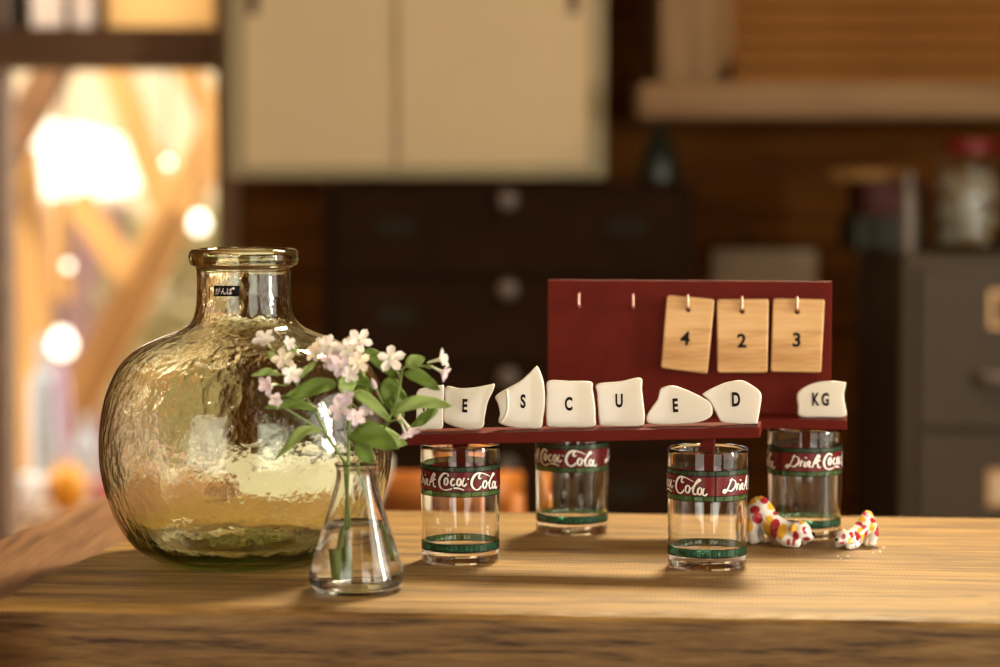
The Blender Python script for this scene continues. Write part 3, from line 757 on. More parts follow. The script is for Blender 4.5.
def drinking_glass(pos, phase, lab):
    g = empty('drinking_glass', pos); tag(g, lab, 'glass', 'lettered drinking glasses')
    obj('glass_body', glass_me, M['clear'], g)
    for nme, (me_, mm) in shared.items(): obj(nme, me_, M[mm], g)
    rz = R(phase)
    obj('band_leading', mesh('leading', to_cyl(lin_v, .00022, rz), lin_f), M['ink'], g)
    obj('foot_leading', mesh('leading', to_cyl(fln_v, .00022, rz), fln_f), M['ink'], g)
    obj('letter_outline', mesh('outline', to_cyl(out_v, .00030, rz), out_f), M['ink'], g)
    label(obj('lettering', mesh('lettering', to_cyl(words_v, .00042, rz), words_f), M['white_print'], g), 'white script lettering')
    return g
G1, G2, G3, G4 = ground(460.5, 560.5), ground(707, 566), ground(572, 531.5), ground(804, 536)
drinking_glass(G1, -91, 'lettered drinking glass beside the flower flask, under the letter shelf')
drinking_glass(G2, -163, 'lettered drinking glass under the letter D end of the letter shelf')
drinking_glass(G3, -119, 'lettered drinking glass under the red board, behind the letters C and U')
drinking_glass(G4, -37, 'lettered drinking glass under the KG shard, between the two figurines')

# ------------------------------------------------------------------ the red stands
def frame_of(Ga, Gb):
    d = Gb - Ga; ang = math.atan2(d.y, d.x); return (Ga + Gb) / 2, ang
FC, FA = frame_of(G1, G2); BC, BA = frame_of(G3, G4)
def loc_px(x, y, C, ang, yo):
    """pixel -> (local x, z) on the upright plane local y = yo of a stand"""
    n = Vector((-math.sin(ang), math.cos(ang), 0)); u = Vector((math.cos(ang), math.sin(ang), 0))
    d = ray(x, y); t_ = (n.dot(C) + yo - n.dot(CAMP)) / n.dot(d); p = CAMP + d * t_
    return u.dot(p - C), p.z
def world_of(lx, ly, C, ang): return Vector((C.x + lx * math.cos(ang) - ly * math.sin(ang), C.y + lx * math.sin(ang) + ly * math.cos(ang), 0))
# letter shelf
SD, ST = .046, .0088
xa, za = loc_px(407, 446, FC, FA, -SD / 2); xb, zb_ = loc_px(760, 438, FC, FA, -SD / 2)
za = max(za, GH + .0002 - .0); tilt = math.atan2(zb_ - za, xb - xa); L_ = xb - xa
def shelf_z(lx): return za + (lx - xa) * math.tan(tilt)          # underside
st = empty('letter_shelf', (FC.x, FC.y, shelf_z(0)), (0, 0, FA)); tag(st, 'narrow red painted shelf resting across the front glasses', 'shelf')
obj('plank', box_me((L_ / math.cos(tilt), SD, ST), .0008, 2, (0, 0, ST / 2)), M['red'], st, ((xa + xb) / 2, 0, shelf_z((xa + xb) / 2) - shelf_z(0)), (0, -tilt, 0))
for g in (G1, G2):
    lx = (g - FC).dot(Vector((math.cos(FA), math.sin(FA), 0)))
    obj('leg', box_me((.0115, .012, .044), .0006, 1, (0, 0, -.022 + .001)), M['red'], st, (lx, 0, shelf_z(lx) - shelf_z(0)))
# number board on its own shelf
SB = .058
xb1, _ = loc_px(847, 430, BC, BA, -SB / 2); xb0 = -xb1; zB = GH + .0003
nbd = empty('number_board', (BC.x, BC.y, zB), (0, 0, BA)); tag(nbd, 'upright red board with wire hooks standing on the rear glasses', 'board')
obj('shelf', box_me((xb1 - xb0, SB, .0085), .0008, 2, (0, 0, .00425)), M['red'], nbd, ((xb0 + xb1) / 2, 0, 0))
for g in (G3, G4):
    lx = (g - BC).dot(Vector((math.cos(BA), math.sin(BA), 0)))
    obj('leg', box_me((.0115, .012, .044), .0006, 1, (0, 0, -.022)), M['red'], nbd, (lx, 0, 0))
BY, BT = .018, .009        # front face of the board, thickness
p0, _ = loc_px(547.5, 350, BC, BA, BY); p1, zt_ = loc_px(832, 281.5, BC, BA, BY)
zbd = .0085
obj('back_board', box_me((p1 - p0, BT, zt_ - zB - zbd), .0007, 2, (0, 0, (zt_ - zB - zbd) / 2)), M['red'], nbd, ((p0 + p1) / 2, BY + BT / 2, zbd))
def hook_me(r=.0011):
    P = catmull([(0, .002, 0), (0, -.007, -.0002), (0, -.0095, .0012), (0, -.0098, .004), (0, -.0098, .0125)], 5)
    V_, F_ = tube_vf(P, r, 8); return mesh('hook', V_, F_, True)
hk = hook_me()
hooks = [(579.5, 306.5), (633.5, 307.5), (688.2, 308.2), (742.2, 310), (797.3, 310.4)]
for x, y in hooks:
    lx, z = loc_px(x, y, BC, BA, BY - .005); obj('hook', hk, M['wire'], nbd, (lx, BY, z - zB))
# number tags hanging on three hooks
def number_tag(corners, hole, digit, dpos, lab):
    ty = BY - .0052
    hx, hz = loc_px(*hole, BC, BA, ty)
    P = [loc_px(x, y, BC, BA, ty) for x, y in corners]; P = [Vector((a - hx, b_ - hz, 0)) for a, b_ in P]
    # rounded outline
    out = []
    for i in range(4):
        p, a_, b_ = P[i], P[i - 1], P[(i + 1) % 4]; r = .0028
        e0 = p + (a_ - p).normalized() * r; e1 = p + (b_ - p).normalized() * r
        for k in range(5):
            t_ = k / 4; out.append((1 - t_) ** 2 * e0 + 2 * t_ * (1 - t_) * p + t_ * t_ * e1)
    full = []
    for i in range(len(out)):
        a_, b_ = out[i], out[(i + 1) % len(out)]; n_ = 5 if (b_ - a_).length > .01 else 1
        for k in range(n_): full.append(a_.lerp(b_, k / n_))
    N = len(full); T = .0062; hr = .0024; V, F = [], []
    cen = sum(full, Vector()) / N
    rings = []
    def addr(pts, y):
        rings.append(list(range(len(V), len(V) + N))); V.extend([(q.x, y, q.y) for q in pts])
    circ = [q.normalized() * hr for q in full]
    inner = [q + (cen - q).normalized() * .0012 for q in full]
    addr(circ, T / 2); addr(inner, T / 2); addr(full, T / 2 - .001); addr(full, -T / 2 + .001); addr(inner, -T / 2); addr(circ, -T / 2)
    for i in range(6):
        A_, B_ = rings[i], rings[(i + 1) % 6]
        for k in range(N): F.append((A_[k], A_[(k + 1) % N], B_[(k + 1) % N], B_[k]))
    wpos = world_of(hx, ty, BC, BA); wpos.z = hz - .0011
    o = obj('number_tag', mesh('tag', V, F), M['tagwood'], None, wpos, (0, 0, BA)); tag(o, lab, 'tag', 'wooden number tags')
    dx, dz_ = loc_px(*dpos, BC, BA, ty - T / 2); Vt, Ft = text_vf(digit, .0168, .98, .0005, .0)
    ang = math.atan2(P[1].y - P[0].y, P[1].x - P[0].x)
    Vt = [(v.x * math.cos(ang) - v.y * math.sin(ang), -T / 2 - .0002, v.x * math.sin(ang) + v.y * math.cos(ang)) for v in Vt]
    label(obj('digit', mesh('digit', Vt, Ft), M['ink'], o, (dx - hx, 0, dz_ - hz)), 'black painted digit ' + digit)
def c4(L): return [(650 + a / 5.263, 280 + b_ / 5.263) for a, b_ in L]
number_tag(c4([(90, 72), (340, 95), (302, 487), (58, 455)]), (688.2, 308.2), '4', (685.2, 337), 'wooden tag numbered 4 hanging slightly askew')
number_tag(c4([(353, 95), (625, 93), (618, 480), (355, 480)]), (742.2, 310), '2', (741.8, 339.3), 'wooden tag numbered 2 hanging between the 4 and the 3')
number_tag(c4([(648, 90), (920, 95), (900, 480), (635, 475)]), (797.3, 310.4), '3', (796.7, 338.5), 'wooden tag numbered 3 near the board end')

# ------------------------------------------------------------------ lettered shards
def shard(outline, letter, lpos, lh, lab, curve=3.0, tilt_l=0.0, rear=False, yo=0.0, ridge=None, lsp=.62):
    C, ang = (BC, BA) if rear else (FC, FA)
    P = [loc_px(x, y, C, ang, yo) for x, y in outline]
    cx = sum(p[0] for p in P) / len(P); P = [Vector((a - cx, b_, 0)) for a, b_ in P]
    zmin = min(p.y for p in P)
    zs = (zB + .0085) if rear else (shelf_z(cx) + ST / math.cos(tilt))
    P = [Vector((p.x, p.y - zmin, 0)) for p in P]
    pts = catmull(P, 5, closed=True); lo = min(p.y for p in pts); pts = [Vector((p.x, p.y - lo, 0)) for p in pts]
    N = len(pts); cen = Vector((0, sum(p.y for p in pts) / N, 0))
    hw = max(abs(p.x) for p in pts); T = .0042
    def cv(x, z): return curve * (x * x) + curve * .45 * (z - cen.y) ** 2 - curve * .3 * hw * hw
    V, F, rings = [], [], []
    sc_ = [(.0, -T / 2), (.35, -T / 2), (.65, -T / 2), (.92, -T / 2), (.970, -T * .47), (.993, -T * .32), (1.0, 0), (.993, T * .32), (.970, T * .47), (.92, T / 2), (.5, T / 2), (.0, T / 2)]
    for s_, y in sc_:
        if s_ == 0: rings.append([len(V)]); V.append((cen.x, y + cv(cen.x, cen.y), cen.y)); continue
        rings.append(list(range(len(V), len(V) + N)))
        for p in pts:
            q = cen + (p - cen) * s_; yy = y + cv(q.x, q.y)
            V.append((q.x, yy, q.y))
    for A_, B_ in zip(rings[:-1], rings[1:]):
        for k in range(N):
            k2 = (k + 1) % N
            if len(A_) == 1: F.append((A_[0], B_[k], B_[k2]))
            elif len(B_) == 1: F.append((A_[k], A_[k2], B_[0]))
            else: F.append((A_[k], A_[k2], B_[k2], B_[k]))
    wp = world_of(cx, yo, C, ang); wp.z = zs + .0001 - 0.0
    if not rear: wp.z += abs(math.tan(tilt)) * hw * .6
    o = obj('ceramic_shard', mesh('shard', V, F, True), M['ceramic'], None, wp, (0, 0, ang)); tag(o, lab, 'shard', 'lettered ceramic shards')
    dx, dz_ = loc_px(*lpos, C, ang, yo)
    Vt, Ft = text_vf(letter, lh * 1.40, lsp, .00055, 0)
    ca, sa = math.cos(tilt_l), math.sin(tilt_l); W3 = []
    for v in Vt:
        x, z = v.x * ca - v.y * sa + dx - cx, v.x * sa + v.y * ca + dz_ - zmin - lo
        W3.append((x, cv(x, z) - T / 2 - .00035, z))
    label(obj('letter', mesh('letter', W3, Ft), M['ink'], o), 'black painted letter ' + letter)
    if ridge:
        Pr = [loc_px(x, y, C, ang, yo) for x, y in ridge]; Pr = [(a - cx, cv(a - cx, b_ - zmin) - T / 2 - .0002, b_ - zmin - lo) for a, b_ in Pr]
        V_, F_ = tube_vf(catmull(Pr, 5), .0012, 8); obj('ridge', mesh('ridge', V_, F_, True), M['ceramic'], o)
    return o
def A8(L): return [(400 + a / 6.25, 360 + b_ / 6.25) for a, b_ in L]
def A1(L): return [(540 + a / 6.25, 360 + b_ / 6.25) for a, b_ in L]
def A2(L): return [(690 + a / 5.882, 360 + b_ / 5.882) for a, b_ in L]
LH = .0105
shard(A8([(107, 200), (160, 175), (250, 160), (275, 168), (274, 250), (268, 350), (264, 430), (190, 437), (112, 434), (104, 300)]), 'R', (426.8, 404.5), LH, 'ceramic shard lettered R half hidden behind the flower leaves', 1.0)
shard(A8([(288, 170), (370, 178), (460, 174), (560, 156), (590, 152), (585, 190), (550, 265), (530, 360), (516, 425), (430, 438), (330, 415), (270, 376), (279, 270)]), 'E', (465.4, 405.8), LH, 'ceramic shard lettered E between the R and S shards', 2.0, R(-2))
shard(A8([(596, 232), (660, 186), (745, 140), (810, 85), (854, 44), (882, 90), (903, 170), (908, 280), (895, 370), (880, 430), (800, 433), (720, 430), (635, 408), (615, 385), (625, 340), (612, 280)]), 'S', (523.5, 401.8), LH * 1.02, 'tall peaked ceramic shard lettered S', 2.0, 0, ridge=[(400 + a / 6.25, 360 + b_ / 6.25) for a, b_ in ((668, 188), (676, 250), (672, 320), (655, 365), (632, 395))])
shard(A1([(52, 133), (180, 133), (318, 139), (330, 190), (345, 280), (349, 370), (338, 418), (200, 424), (70, 422), (42, 402), (38, 320), (42, 210)]), 'C', (569, 404), LH, 'squarish ceramic shard lettered C', 1.5)
shard(A1([(359, 152), (500, 136), (628, 114), (638, 190), (650, 290), (657, 375), (632, 415), (500, 418), (395, 414), (372, 400), (362, 300), (357, 210)]), 'U', (619.4, 400.8), LH, 'squarish ceramic shard lettered U with a sloping top', 1.5, R(1))
shard([(646.4, 417.6), (652, 408), (657.6, 400), (660, 390.8), (664, 388), (672, 386.4), (684, 389.6), (700, 397), (710.4, 403), (713, 409), (711.5, 417), (700, 423), (680, 425.3), (660, 425.8), (648.5, 424.5)], 'E', (675.6, 406), LH, 'low sloping ceramic shard lettered E between the U and D shards', .8, R(3))
shard(A2([(77, 195), (150, 155), (220, 128), (305, 118), (370, 150), (410, 182), (421, 215), (412, 290), (398, 365), (390, 374), (290, 374), (195, 366), (165, 335), (125, 255), (85, 212)]), 'D', (736.2, 398.8), LH * 1.05, 'faceted ceramic shard lettered D at the shelf end', .8, R(2))
shard(A2([(631, 215), (690, 170), (760, 148), (840, 143), (912, 152), (918, 160), (906, 220), (908, 260), (916, 300), (910, 352), (780, 356), (645, 352), (634, 290)]), 'K G', (820.6, 402.5), LH * 1.02, 'ceramic shard lettered KG standing before the red board', .8, 0, True, -.010, lsp=.60)

# ------------------------------------------------------------------ big hammered bottle
dj = at(246, 561, 1.967); dj.z = 0
bot = empty('glass_demijohn', dj); tag(bot, 'big olive tinted hammered glass bottle with a rolled rim', 'bottle')
outer = [(0, .006), (.030, .004), (.050, .0006), (.066, 0), (.080, .0042), (.094, .0135), (.106, .030), (.1145, .050), (.1200, .070), (.1218, .090), (.1210, .110), (.1180, .128), (.1125, .145), (.1035, .161), (.090, .1735), (.073, .182), (.055, .1885), (.0445, .1955), (.0405, .206), (.0393, .220), (.0392, .236),
         (.0405, .2405), (.0443, .2425), (.0458, .2475), (.0448, .2530), (.0412, .2556), (.0375, .2545), (.0362, .250)]
inner = [(.0360, .240), (.0362, .220), (.0373, .205), (.0408, .194), (.0525, .1855), (.0715, .1785), (.088, .1702), (.1010, .158), (.1092, .1435), (.1145, .1275), (.1175, .110), (.1182, .090), (.1164, .071), (.111, .052), (.1025, .034), (.091, .0195), (.079, .0135), (.062, .0125), (.045, .0140), (.025, .0175), (0, .0190)]
prof = smooth_profile([(r * .985, z * 1.003) for r, z in outer + inner], 4)
body_me = lathe_me(prof, 128)
# hand-blown unevenness of the real wall
for v in body_me.vertices:
    r = math.hypot(v.co.x, v.co.y); a_ = math.atan2(v.co.y, v.co.x)
    k = 1 + .006 * math.sin(3 * a_ + 14 * v.co.z) * min(1, r / .05) * (1 if v.co.z < .19 else .3)
    v.co.x *= k; v.co.y *= k
obj('glass_body', body_me, M['demijohn'], bot)
# paper label with writing on the neck
pl = at(226.5, 291, 1.930)
an0 = math.asin(max(-1, min(1, (pl.x - dj.x) / .0398)))
V, F = [], []; lw, lhh, N = .0222, .0086, 12
for k in range(N + 1):
    s_ = (k / N - .5) * lw; a_ = an0 + s_ / .0398
    for zz in (-lhh / 2, lhh / 2):
        V.append((.0403 * math.sin(a_), -.0403 * math.cos(a_), pl.z + zz - 0.0))
for k in range(N): F.append((2 * k, 2 * k + 2, 2 * k + 3, 2 * k + 1))
stk = obj('sticker', mesh('sticker', V, F, True), M['ink'], bot); stk.modifiers.new('thick', 'SOLIDIFY').thickness = .0002
Vt, Ft = text_vf('がんば', .0062, .82, 0, 0)
Vt = [((.0407) * math.sin(an0 + (v.x - .002) / .0398), -.0407 * math.cos(an0 + (v.x - .002) / .0398), pl.z + v.y) for v in Vt]
if Vt: obj('sticker_print', mesh('print', Vt, Ft), M['white_print'], stk)
q = .0008; cx, cz = .0062, .0022
Vt = [(.0407 * math.sin(an0 + (cx + a_) / .0398), -.0407 * math.cos(an0 + (cx + a_) / .0398), pl.z + cz + b_) for a_, b_ in ((-q, -q), (q, -q), (q, q), (-q, q))]
obj('sticker_mark', mesh('mark', Vt, [(0, 1, 2, 3)]), M['white_print'], stk)

# ------------------------------------------------------------------ conical flask with water
fl = ground(356.5, 589.5)
flask = empty('conical_flask', fl); tag(flask, 'small clear conical flask of water holding the flowers', 'flask')
fo_ = [(0, .0014), (.020, .001), (.0285, 0), (.0332, .002), (.0358, .0065), (.0362, .0115), (.0350, .0175), (.0318, .028), (.0265, .0455), (.0215, .062), (.0178, .0745), (.0158, .0825), (.0150, .0885), (.0153, .0935), (.0165, .0958), (.0163, .0972), (.0148, .0970)]
fi_ = [(.0138, .0955), (.0133, .0925), (.0132, .0880), (.0141, .0818), (.0161, .0738), (.0199, .0612), (.0250, .0447), (.0303, .0274), (.0334, .0175), (.0345, .0115), (.0338, .0075), (.0310, .0042), (.027, .0033), (0, .0036)]
obj('flask_glass', lathe_me(smooth_profile(fo_ + fi_, 4), 64), M['flask'], flask)
WL = .0520
wp_ = [(0, .0033), (.027, .0030), (.0312, .0039), (.0341, .0073), (.0348, .0115), (.0337, .0176), (.0306, .0275), (.0253, .0448), (.0234, WL - .0002), (.0228, WL - .0006), (0, WL - .0008)]
wa = obj('water', lathe_me(wp_, 64), M['water'], flask)

# ------------------------------------------------------------------ flowers
FD_ = fl.y
def fp(x, y, dd=0.0): return at(x, y, FD_ + dd)
def leaf_me(b0, t0, wpx, droop=.15, side=None, fold=.25, ori=(0, -1, .35)):
    b0, t0 = Vector(b0), Vector(t0); ax = t0 - b0; Ln = ax.length; wid = wpx * FD_ / FPX
    nrm = Vector(ori); u = ax.normalized(); s_ = u.cross(nrm).normalized(); nn = s_.cross(u).normalized()
    V, F = [], []; NL, NW = 12, 4
    for i in range(NL + 1):
        t_ = i / NL
        pr = (math.sin(math.pi * min(1, t_ ** .85)) ** .62) * (1 - .12 * t_)
        c = b0 + ax * t_ + Vector((0, 0, 1)) * (math.sin(math.pi * t_) * droop * Ln) + nn * (.05 * Ln * math.sin(6 * t_))
        for j in range(-NW, NW + 1):
            f = j / NW; wv_ = wid / 2 * max(pr, .03) * f
            V.append(c + s_ * wv_ + nn * (abs(wv_) * fold + .0010 * math.sin(11 * t_ + f * 2.5)))
    m = 2 * NW + 1
    for i in range(NL):
        for j in range(m - 1): F.append((i * m + j, i * m + j + 1, (i + 1) * m + j + 1, (i + 1) * m + j))
    return V, F
def petal_me():
    V, F = [], []; NL, NW = 7, 2
    for i in range(NL + 1):
        t_ = i / NL; wv_ = .13 + .30 * (t_ ** .8) * math.sqrt(max(0, 1 - t_ ** 4)) - .11 * t_ ** 5
        for j in range(-NW, NW + 1):
            f = j / NW; V.append((.08 + .92 * t_ - .06 * f * f * t_, wv_ * f * .95, .05 * math.sin(math.pi * t_) - .10 * t_ * t_ + .10 * f * f))
    m = 2 * NW + 1
    for i in range(NL):
        for j in range(m - 1): F.append((i * m + j, i * m + j + 1, (i + 1) * m + j + 1, (i + 1) * m + j))
    return mesh('petal', V, F, True)
heart_me = lathe_me(smooth_profile([(0, -.95), (.06, -.9), (.10, -.5), (.13, -.1), (.16, .03), (.10, .14), (0, .17)], 4), 12)
petal_mes = {}
for k_ in ('petal', 'petal_lilac', 'petal_cream'):
    pm = petal_me(); pm.materials.append(M[k_]); petal_mes[k_] = pm
heart_me.materials.append(M['pistil'])
frnd = random.Random(21)
def flower(root, O, pos, rpx, face, kind, open_=1.0):
    r = rpx * 1.2 * FD_ / FPX
    f = obj('flower', heart_me, None, root, Vector(pos) - O); f.scale = (r, r, r)
    q = Vector(face).to_track_quat('Z', 'Y'); f.rotation_euler = (q @ Euler((0, 0, frnd.uniform(0, 6))).to_quaternion()).to_euler()
    for k in range(5):
        p = obj('petal', petal_mes[kind], None, f, (0, 0, 0))
        lift = R(8 + (1 - open_) * 75 + frnd.uniform(-8, 8))
        p.rotation_euler = (Matrix.Rotation(2 * math.pi * k / 5 + frnd.uniform(-.08, .08), 3, 'Z') @ Matrix.Rotation(-lift, 3, 'Y')).to_euler()
        s_ = frnd.uniform(.9, 1.06); p.scale = (s_, s_, s_)
    return f
def bud(root, O, pos, rpx, dirv, mat):
    r = rpx * FD_ / FPX
    b = obj('bud', lathe_me(smooth_profile([(0, -1), (.3, -.8), (.42, -.2), (.34, .5), (.12, 1.0), (0, 1.1)], 4), 14), mat, root, Vector(pos) - O)
    b.scale = (r, r, r); b.rotation_euler = Vector(dirv).to_track_quat('Z', 'Y').to_euler()
def sprig(lab, stems, leaves_, flowers_, buds=()):
    root = empty('flower_sprig', fl + Vector((0, 0, .004))); O = Vector(root.location)
    tag(root, lab, 'flowers', 'flower sprigs in the flask')
    parts = []
    for pts, r0, r1 in stems:
        P = catmull([Vector(q) - O for q in pts], 6); n_ = len(P)
        parts.append(tube_vf(P, [r0 + (r1 - r0) * i / (n_ - 1) for i in range(n_)], 8))
    for (x, y, dd, rp, face, kind, op, sx, sy, sd) in flowers_:
        fv = Vector(face).normalized(); pos = fp(x, y, dd); a_ = fp(sx, sy, sd); bk = pos - fv * (rp * FD_ / FPX * .9)
        parts.append(tube_vf(catmull([a_ - O, (a_ + bk) / 2 - O + Vector((0, 0, -.001)), bk - O], 4), .0007, 6))
        flower(root, O, pos, rp, face, kind, op)
    for (x, y, dd, rp, dr, mk, sx, sy, sd) in buds:
        bud(root, O, fp(x, y, dd), rp, dr, M[mk]); parts.append(tube_vf([fp(sx, sy, sd) - O, fp(x, y, dd) - O], .0007, 6))
    V_, F_ = join_vf(parts); obj('stem', mesh('stem', V_, F_, True), M['stem'], root)
    for (x0, y0, e0, x1, y1, e1, wpx, mk, droop, ori) in leaves_:
        V_, F_ = leaf_me(fp(x0, y0, e0) - O, fp(x1, y1, e1) - O, wpx, droop, ori=ori)
        lo = obj('leaf', mesh('leaf', V_, F_, True), M[mk], root); sm = lo.modifiers.new('thick', 'SOLIDIFY'); sm.thickness = .0004; sm.offset = 0
CF = (0, -1, .35)
neck = lambda dx, dy: Vector((fl.x + dx, fl.y + dy, .095))
foot = lambda dx, dy, z: Vector((fl.x + dx, fl.y + dy, z))
sprig('middle sprig with white and lilac flowers rising from the flask',
      [([foot(-.012, .002, .012), foot(-.008, 0, .05), neck(-.006, -.002), fp(349, 428, -.002), fp(352, 394, 0), fp(358, 374, .002), fp(352, 356, .002)], .0016, .0009),
       ([fp(351, 400, 0), fp(338, 380, 0), fp(330, 358, 0)], .0010, .0007), ([fp(356, 378, 0), fp(360, 360, .004)], .0009, .0007),
       ([foot(-.011, .0, .008), foot(-.013, -.001, .030)], .0034, .0034)],
      [(337, 384, -.004, 285, 397, -.012, 18, 'leaf', .04, CF), (352, 391, -.005, 391, 421, -.016, 13, 'leaf_light', .06, CF),
       (349, 436, -.004, 398, 448, -.022, 28, 'leaf', .10, (0, -.9, .6)), (358, 440, .008, 407, 444, .014, 24, 'leaf_light', .10, CF),
       (357, 442, .002, 373, 464, -.004, 18, 'leaf', .0, CF), (358, 386, .008, 370, 410, .006, 16, 'leaf', .0, CF),
       (364, 349, .006, 396, 377, .008, 15, 'leaf', .03, CF), (351, 392, -.006, 341, 377, -.012, 19, 'leaf_light', .0, CF),
       (344, 392, .004, 333, 420, .0, 9, 'leaf', .0, CF), (356, 376, .01, 372, 394, .012, 16, 'leaf', .0, CF)],
      [(360, 341, .0, 12, (.05, -1, .25), 'petal', 1, 358, 372, 0), (329, 347, -.002, 11, (-.3, -.9, .4), 'petal', .85, 336, 372, 0),
       (316, 353, .0, 10, (-.6, -.7, .3), 'petal_cream', .9, 332, 366, 0), (340, 366, -.008, 12, (-.1, -1, 0), 'petal_lilac', .85, 350, 384, 0),
       (358, 362, -.004, 12, (.3, -1, .1), 'petal_cream', .85, 356, 378, 0), (347, 351, .004, 11, (.1, -.8, .5), 'petal', .9, 352, 372, 0),
       (337, 352, .006, 10, (0, -.8, .6), 'petal_lilac', .8, 345, 372, 0), (341, 408, -.012, 12, (-.2, -1, .1), 'petal_lilac', .9, 350, 404, 0),
       (355, 416, -.014, 10, (.3, -1, -.1), 'petal_lilac', .85, 350, 408, 0), (366, 409, .004, 8, (.4, -.9, .2), 'petal_lilac', .8, 352, 404, 0),
       (352, 345, .0, 9, (.2, -.6, .8), 'petal', .7, 354, 366, 0), (322, 345, .004, 9, (-.4, -.7, .6), 'petal', .8, 332, 366, 0),
       (331, 361, -.004, 9, (-.4, -.9, .1), 'petal_lilac', .75, 338, 376, 0), (350, 374, -.010, 9, (.1, -1, -.1), 'petal', .8, 352, 386, 0), (346, 398, -.010, 9, (-.1, -1, .3), 'petal_lilac', .8, 351, 404, 0)],
      [(374, 384, -.006, 6, (-.35, -.3, 1), 'petal_lilac', 383, 404, -.004), (326, 366, -.004, 5, (-.2, -.5, 1), 'leaf_light', 336, 374, 0), (363, 372, -.004, 5, (.3, -.3, -1), 'leaf_light', 357, 374, 0)])
sprig('sprig leaning out over the big bottle, with pale flower clusters',
      [([foot(-.006, .006, .010), foot(-.006, .003, .05), neck(-.009, .002), fp(345, 463, 0), fp(326.5, 434.7, -.004), fp(315, 412, -.002), fp(304, 394, 0), fp(292, 378, 0), fp(282, 358, 0)], .0014, .0008),
       ([fp(326, 434, -.004), fp(306, 421, -.006), fp(284, 408, -.008)], .0010, .0007),
       ([foot(-.005, .004, .008), foot(-.006, .003, .032)], .0030, .0030)],
      [(322, 431, -.004, 275, 459, -.016, 15, 'leaf_light', .16, (0, -.7, .8)), (318, 411, -.004, 264, 408, -.010, 11, 'leaf', .10, CF),
       (280, 375, 0, 251, 376, -.004, 8, 'leaf_light', .12, CF), (297, 379, 0, 316, 361, -.004, 8, 'leaf_light', .0, CF),
       (284, 362, 0, 298, 346, .002, 8, 'leaf_light', 0, CF), (280, 364, 0, 268, 352, 0, 9, 'leaf_light', 0, CF)],
      [(266, 341, 0, 12, (-.3, -.7, .6), 'petal', .75, 280, 360, 0), (288, 344, .002, 8, (.6, -.6, .4), 'petal', .8, 282, 358, 0), (284, 360, -.004, 11, (0, -.9, .5), 'petal_cream', .9, 286, 368, 0),
       (292, 374, -.004, 11, (.3, -.9, .1), 'petal', .8, 294, 382, 0), (270, 385, -.006, 11, (-.6, -.8, 0), 'petal_lilac', .7, 290, 384, 0),
       (277, 399, -.006, 9, (-.3, -.9, -.2), 'petal_lilac', .7, 296, 390, 0)],
      [(274, 372, 0, 4, (-1, -.2, .5), 'leaf_light', 286, 376, 0)])
sprig('sprig arching towards the letter R shard with open star flowers',
      [([foot(.021, .004, .020), foot(.012, .003, .062), neck(.001, .003), fp(370, 450, .004), fp(385, 426, .002), fp(396, 403, 0), fp(401, 378.5, 0), fp(405, 367, 0), fp(424, 366, 0), fp(433, 366, 0)], .0015, .0008),
       ([fp(401, 380, 0), fp(395, 368, 0), fp(391, 362, 0)], .0009, .0007), ([fp(385, 426, .002), fp(394, 420, -.004), fp(402, 421, -.006)], .0009, .0007)],
      [(404, 372, -.002, 440, 390, -.012, 15, 'leaf', .06, CF), (394, 411, -.002, 452, 406, -.014, 15, 'leaf_light', .10, CF), (438, 409, 0, 410, 428, .004, 12, 'leaf', .0, CF),
       (390, 376, .008, 393, 412, .010, 24, 'leaf', .0, CF), (405, 366, .004, 425, 358, .006, 14, 'leaf_light', .05, CF), (402, 420, .006, 390, 398, .008, 14, 'leaf', 0, CF),
       (412, 366, .006, 420, 378, .008, 10, 'leaf', 0, CF), (398, 388, .008, 404, 410, .010, 13, 'leaf', 0, CF)],
      [(390.6, 359, -.002, 13, (-.05, -.95, .35), 'petal', 1, 400, 374, 0), (438, 360, -.002, 11, (.9, -.35, .25), 'petal', .6, 426, 366, 0), (440, 371, -.004, 10, (.8, -.4, -.4), 'petal_lilac', .55, 426, 367, 0),
       (408, 427, -.008, 11, (.55, -.4, -.7), 'petal_lilac', .5, 398, 420, -.005), (404, 430, -.004, 9, (.3, -.4, -.8), 'petal_lilac', .45, 398, 420, -.005)],
      [(399, 417, -.008, 5, (.2, -.4, .5), 'petal_cream', 396, 420, -.004)])

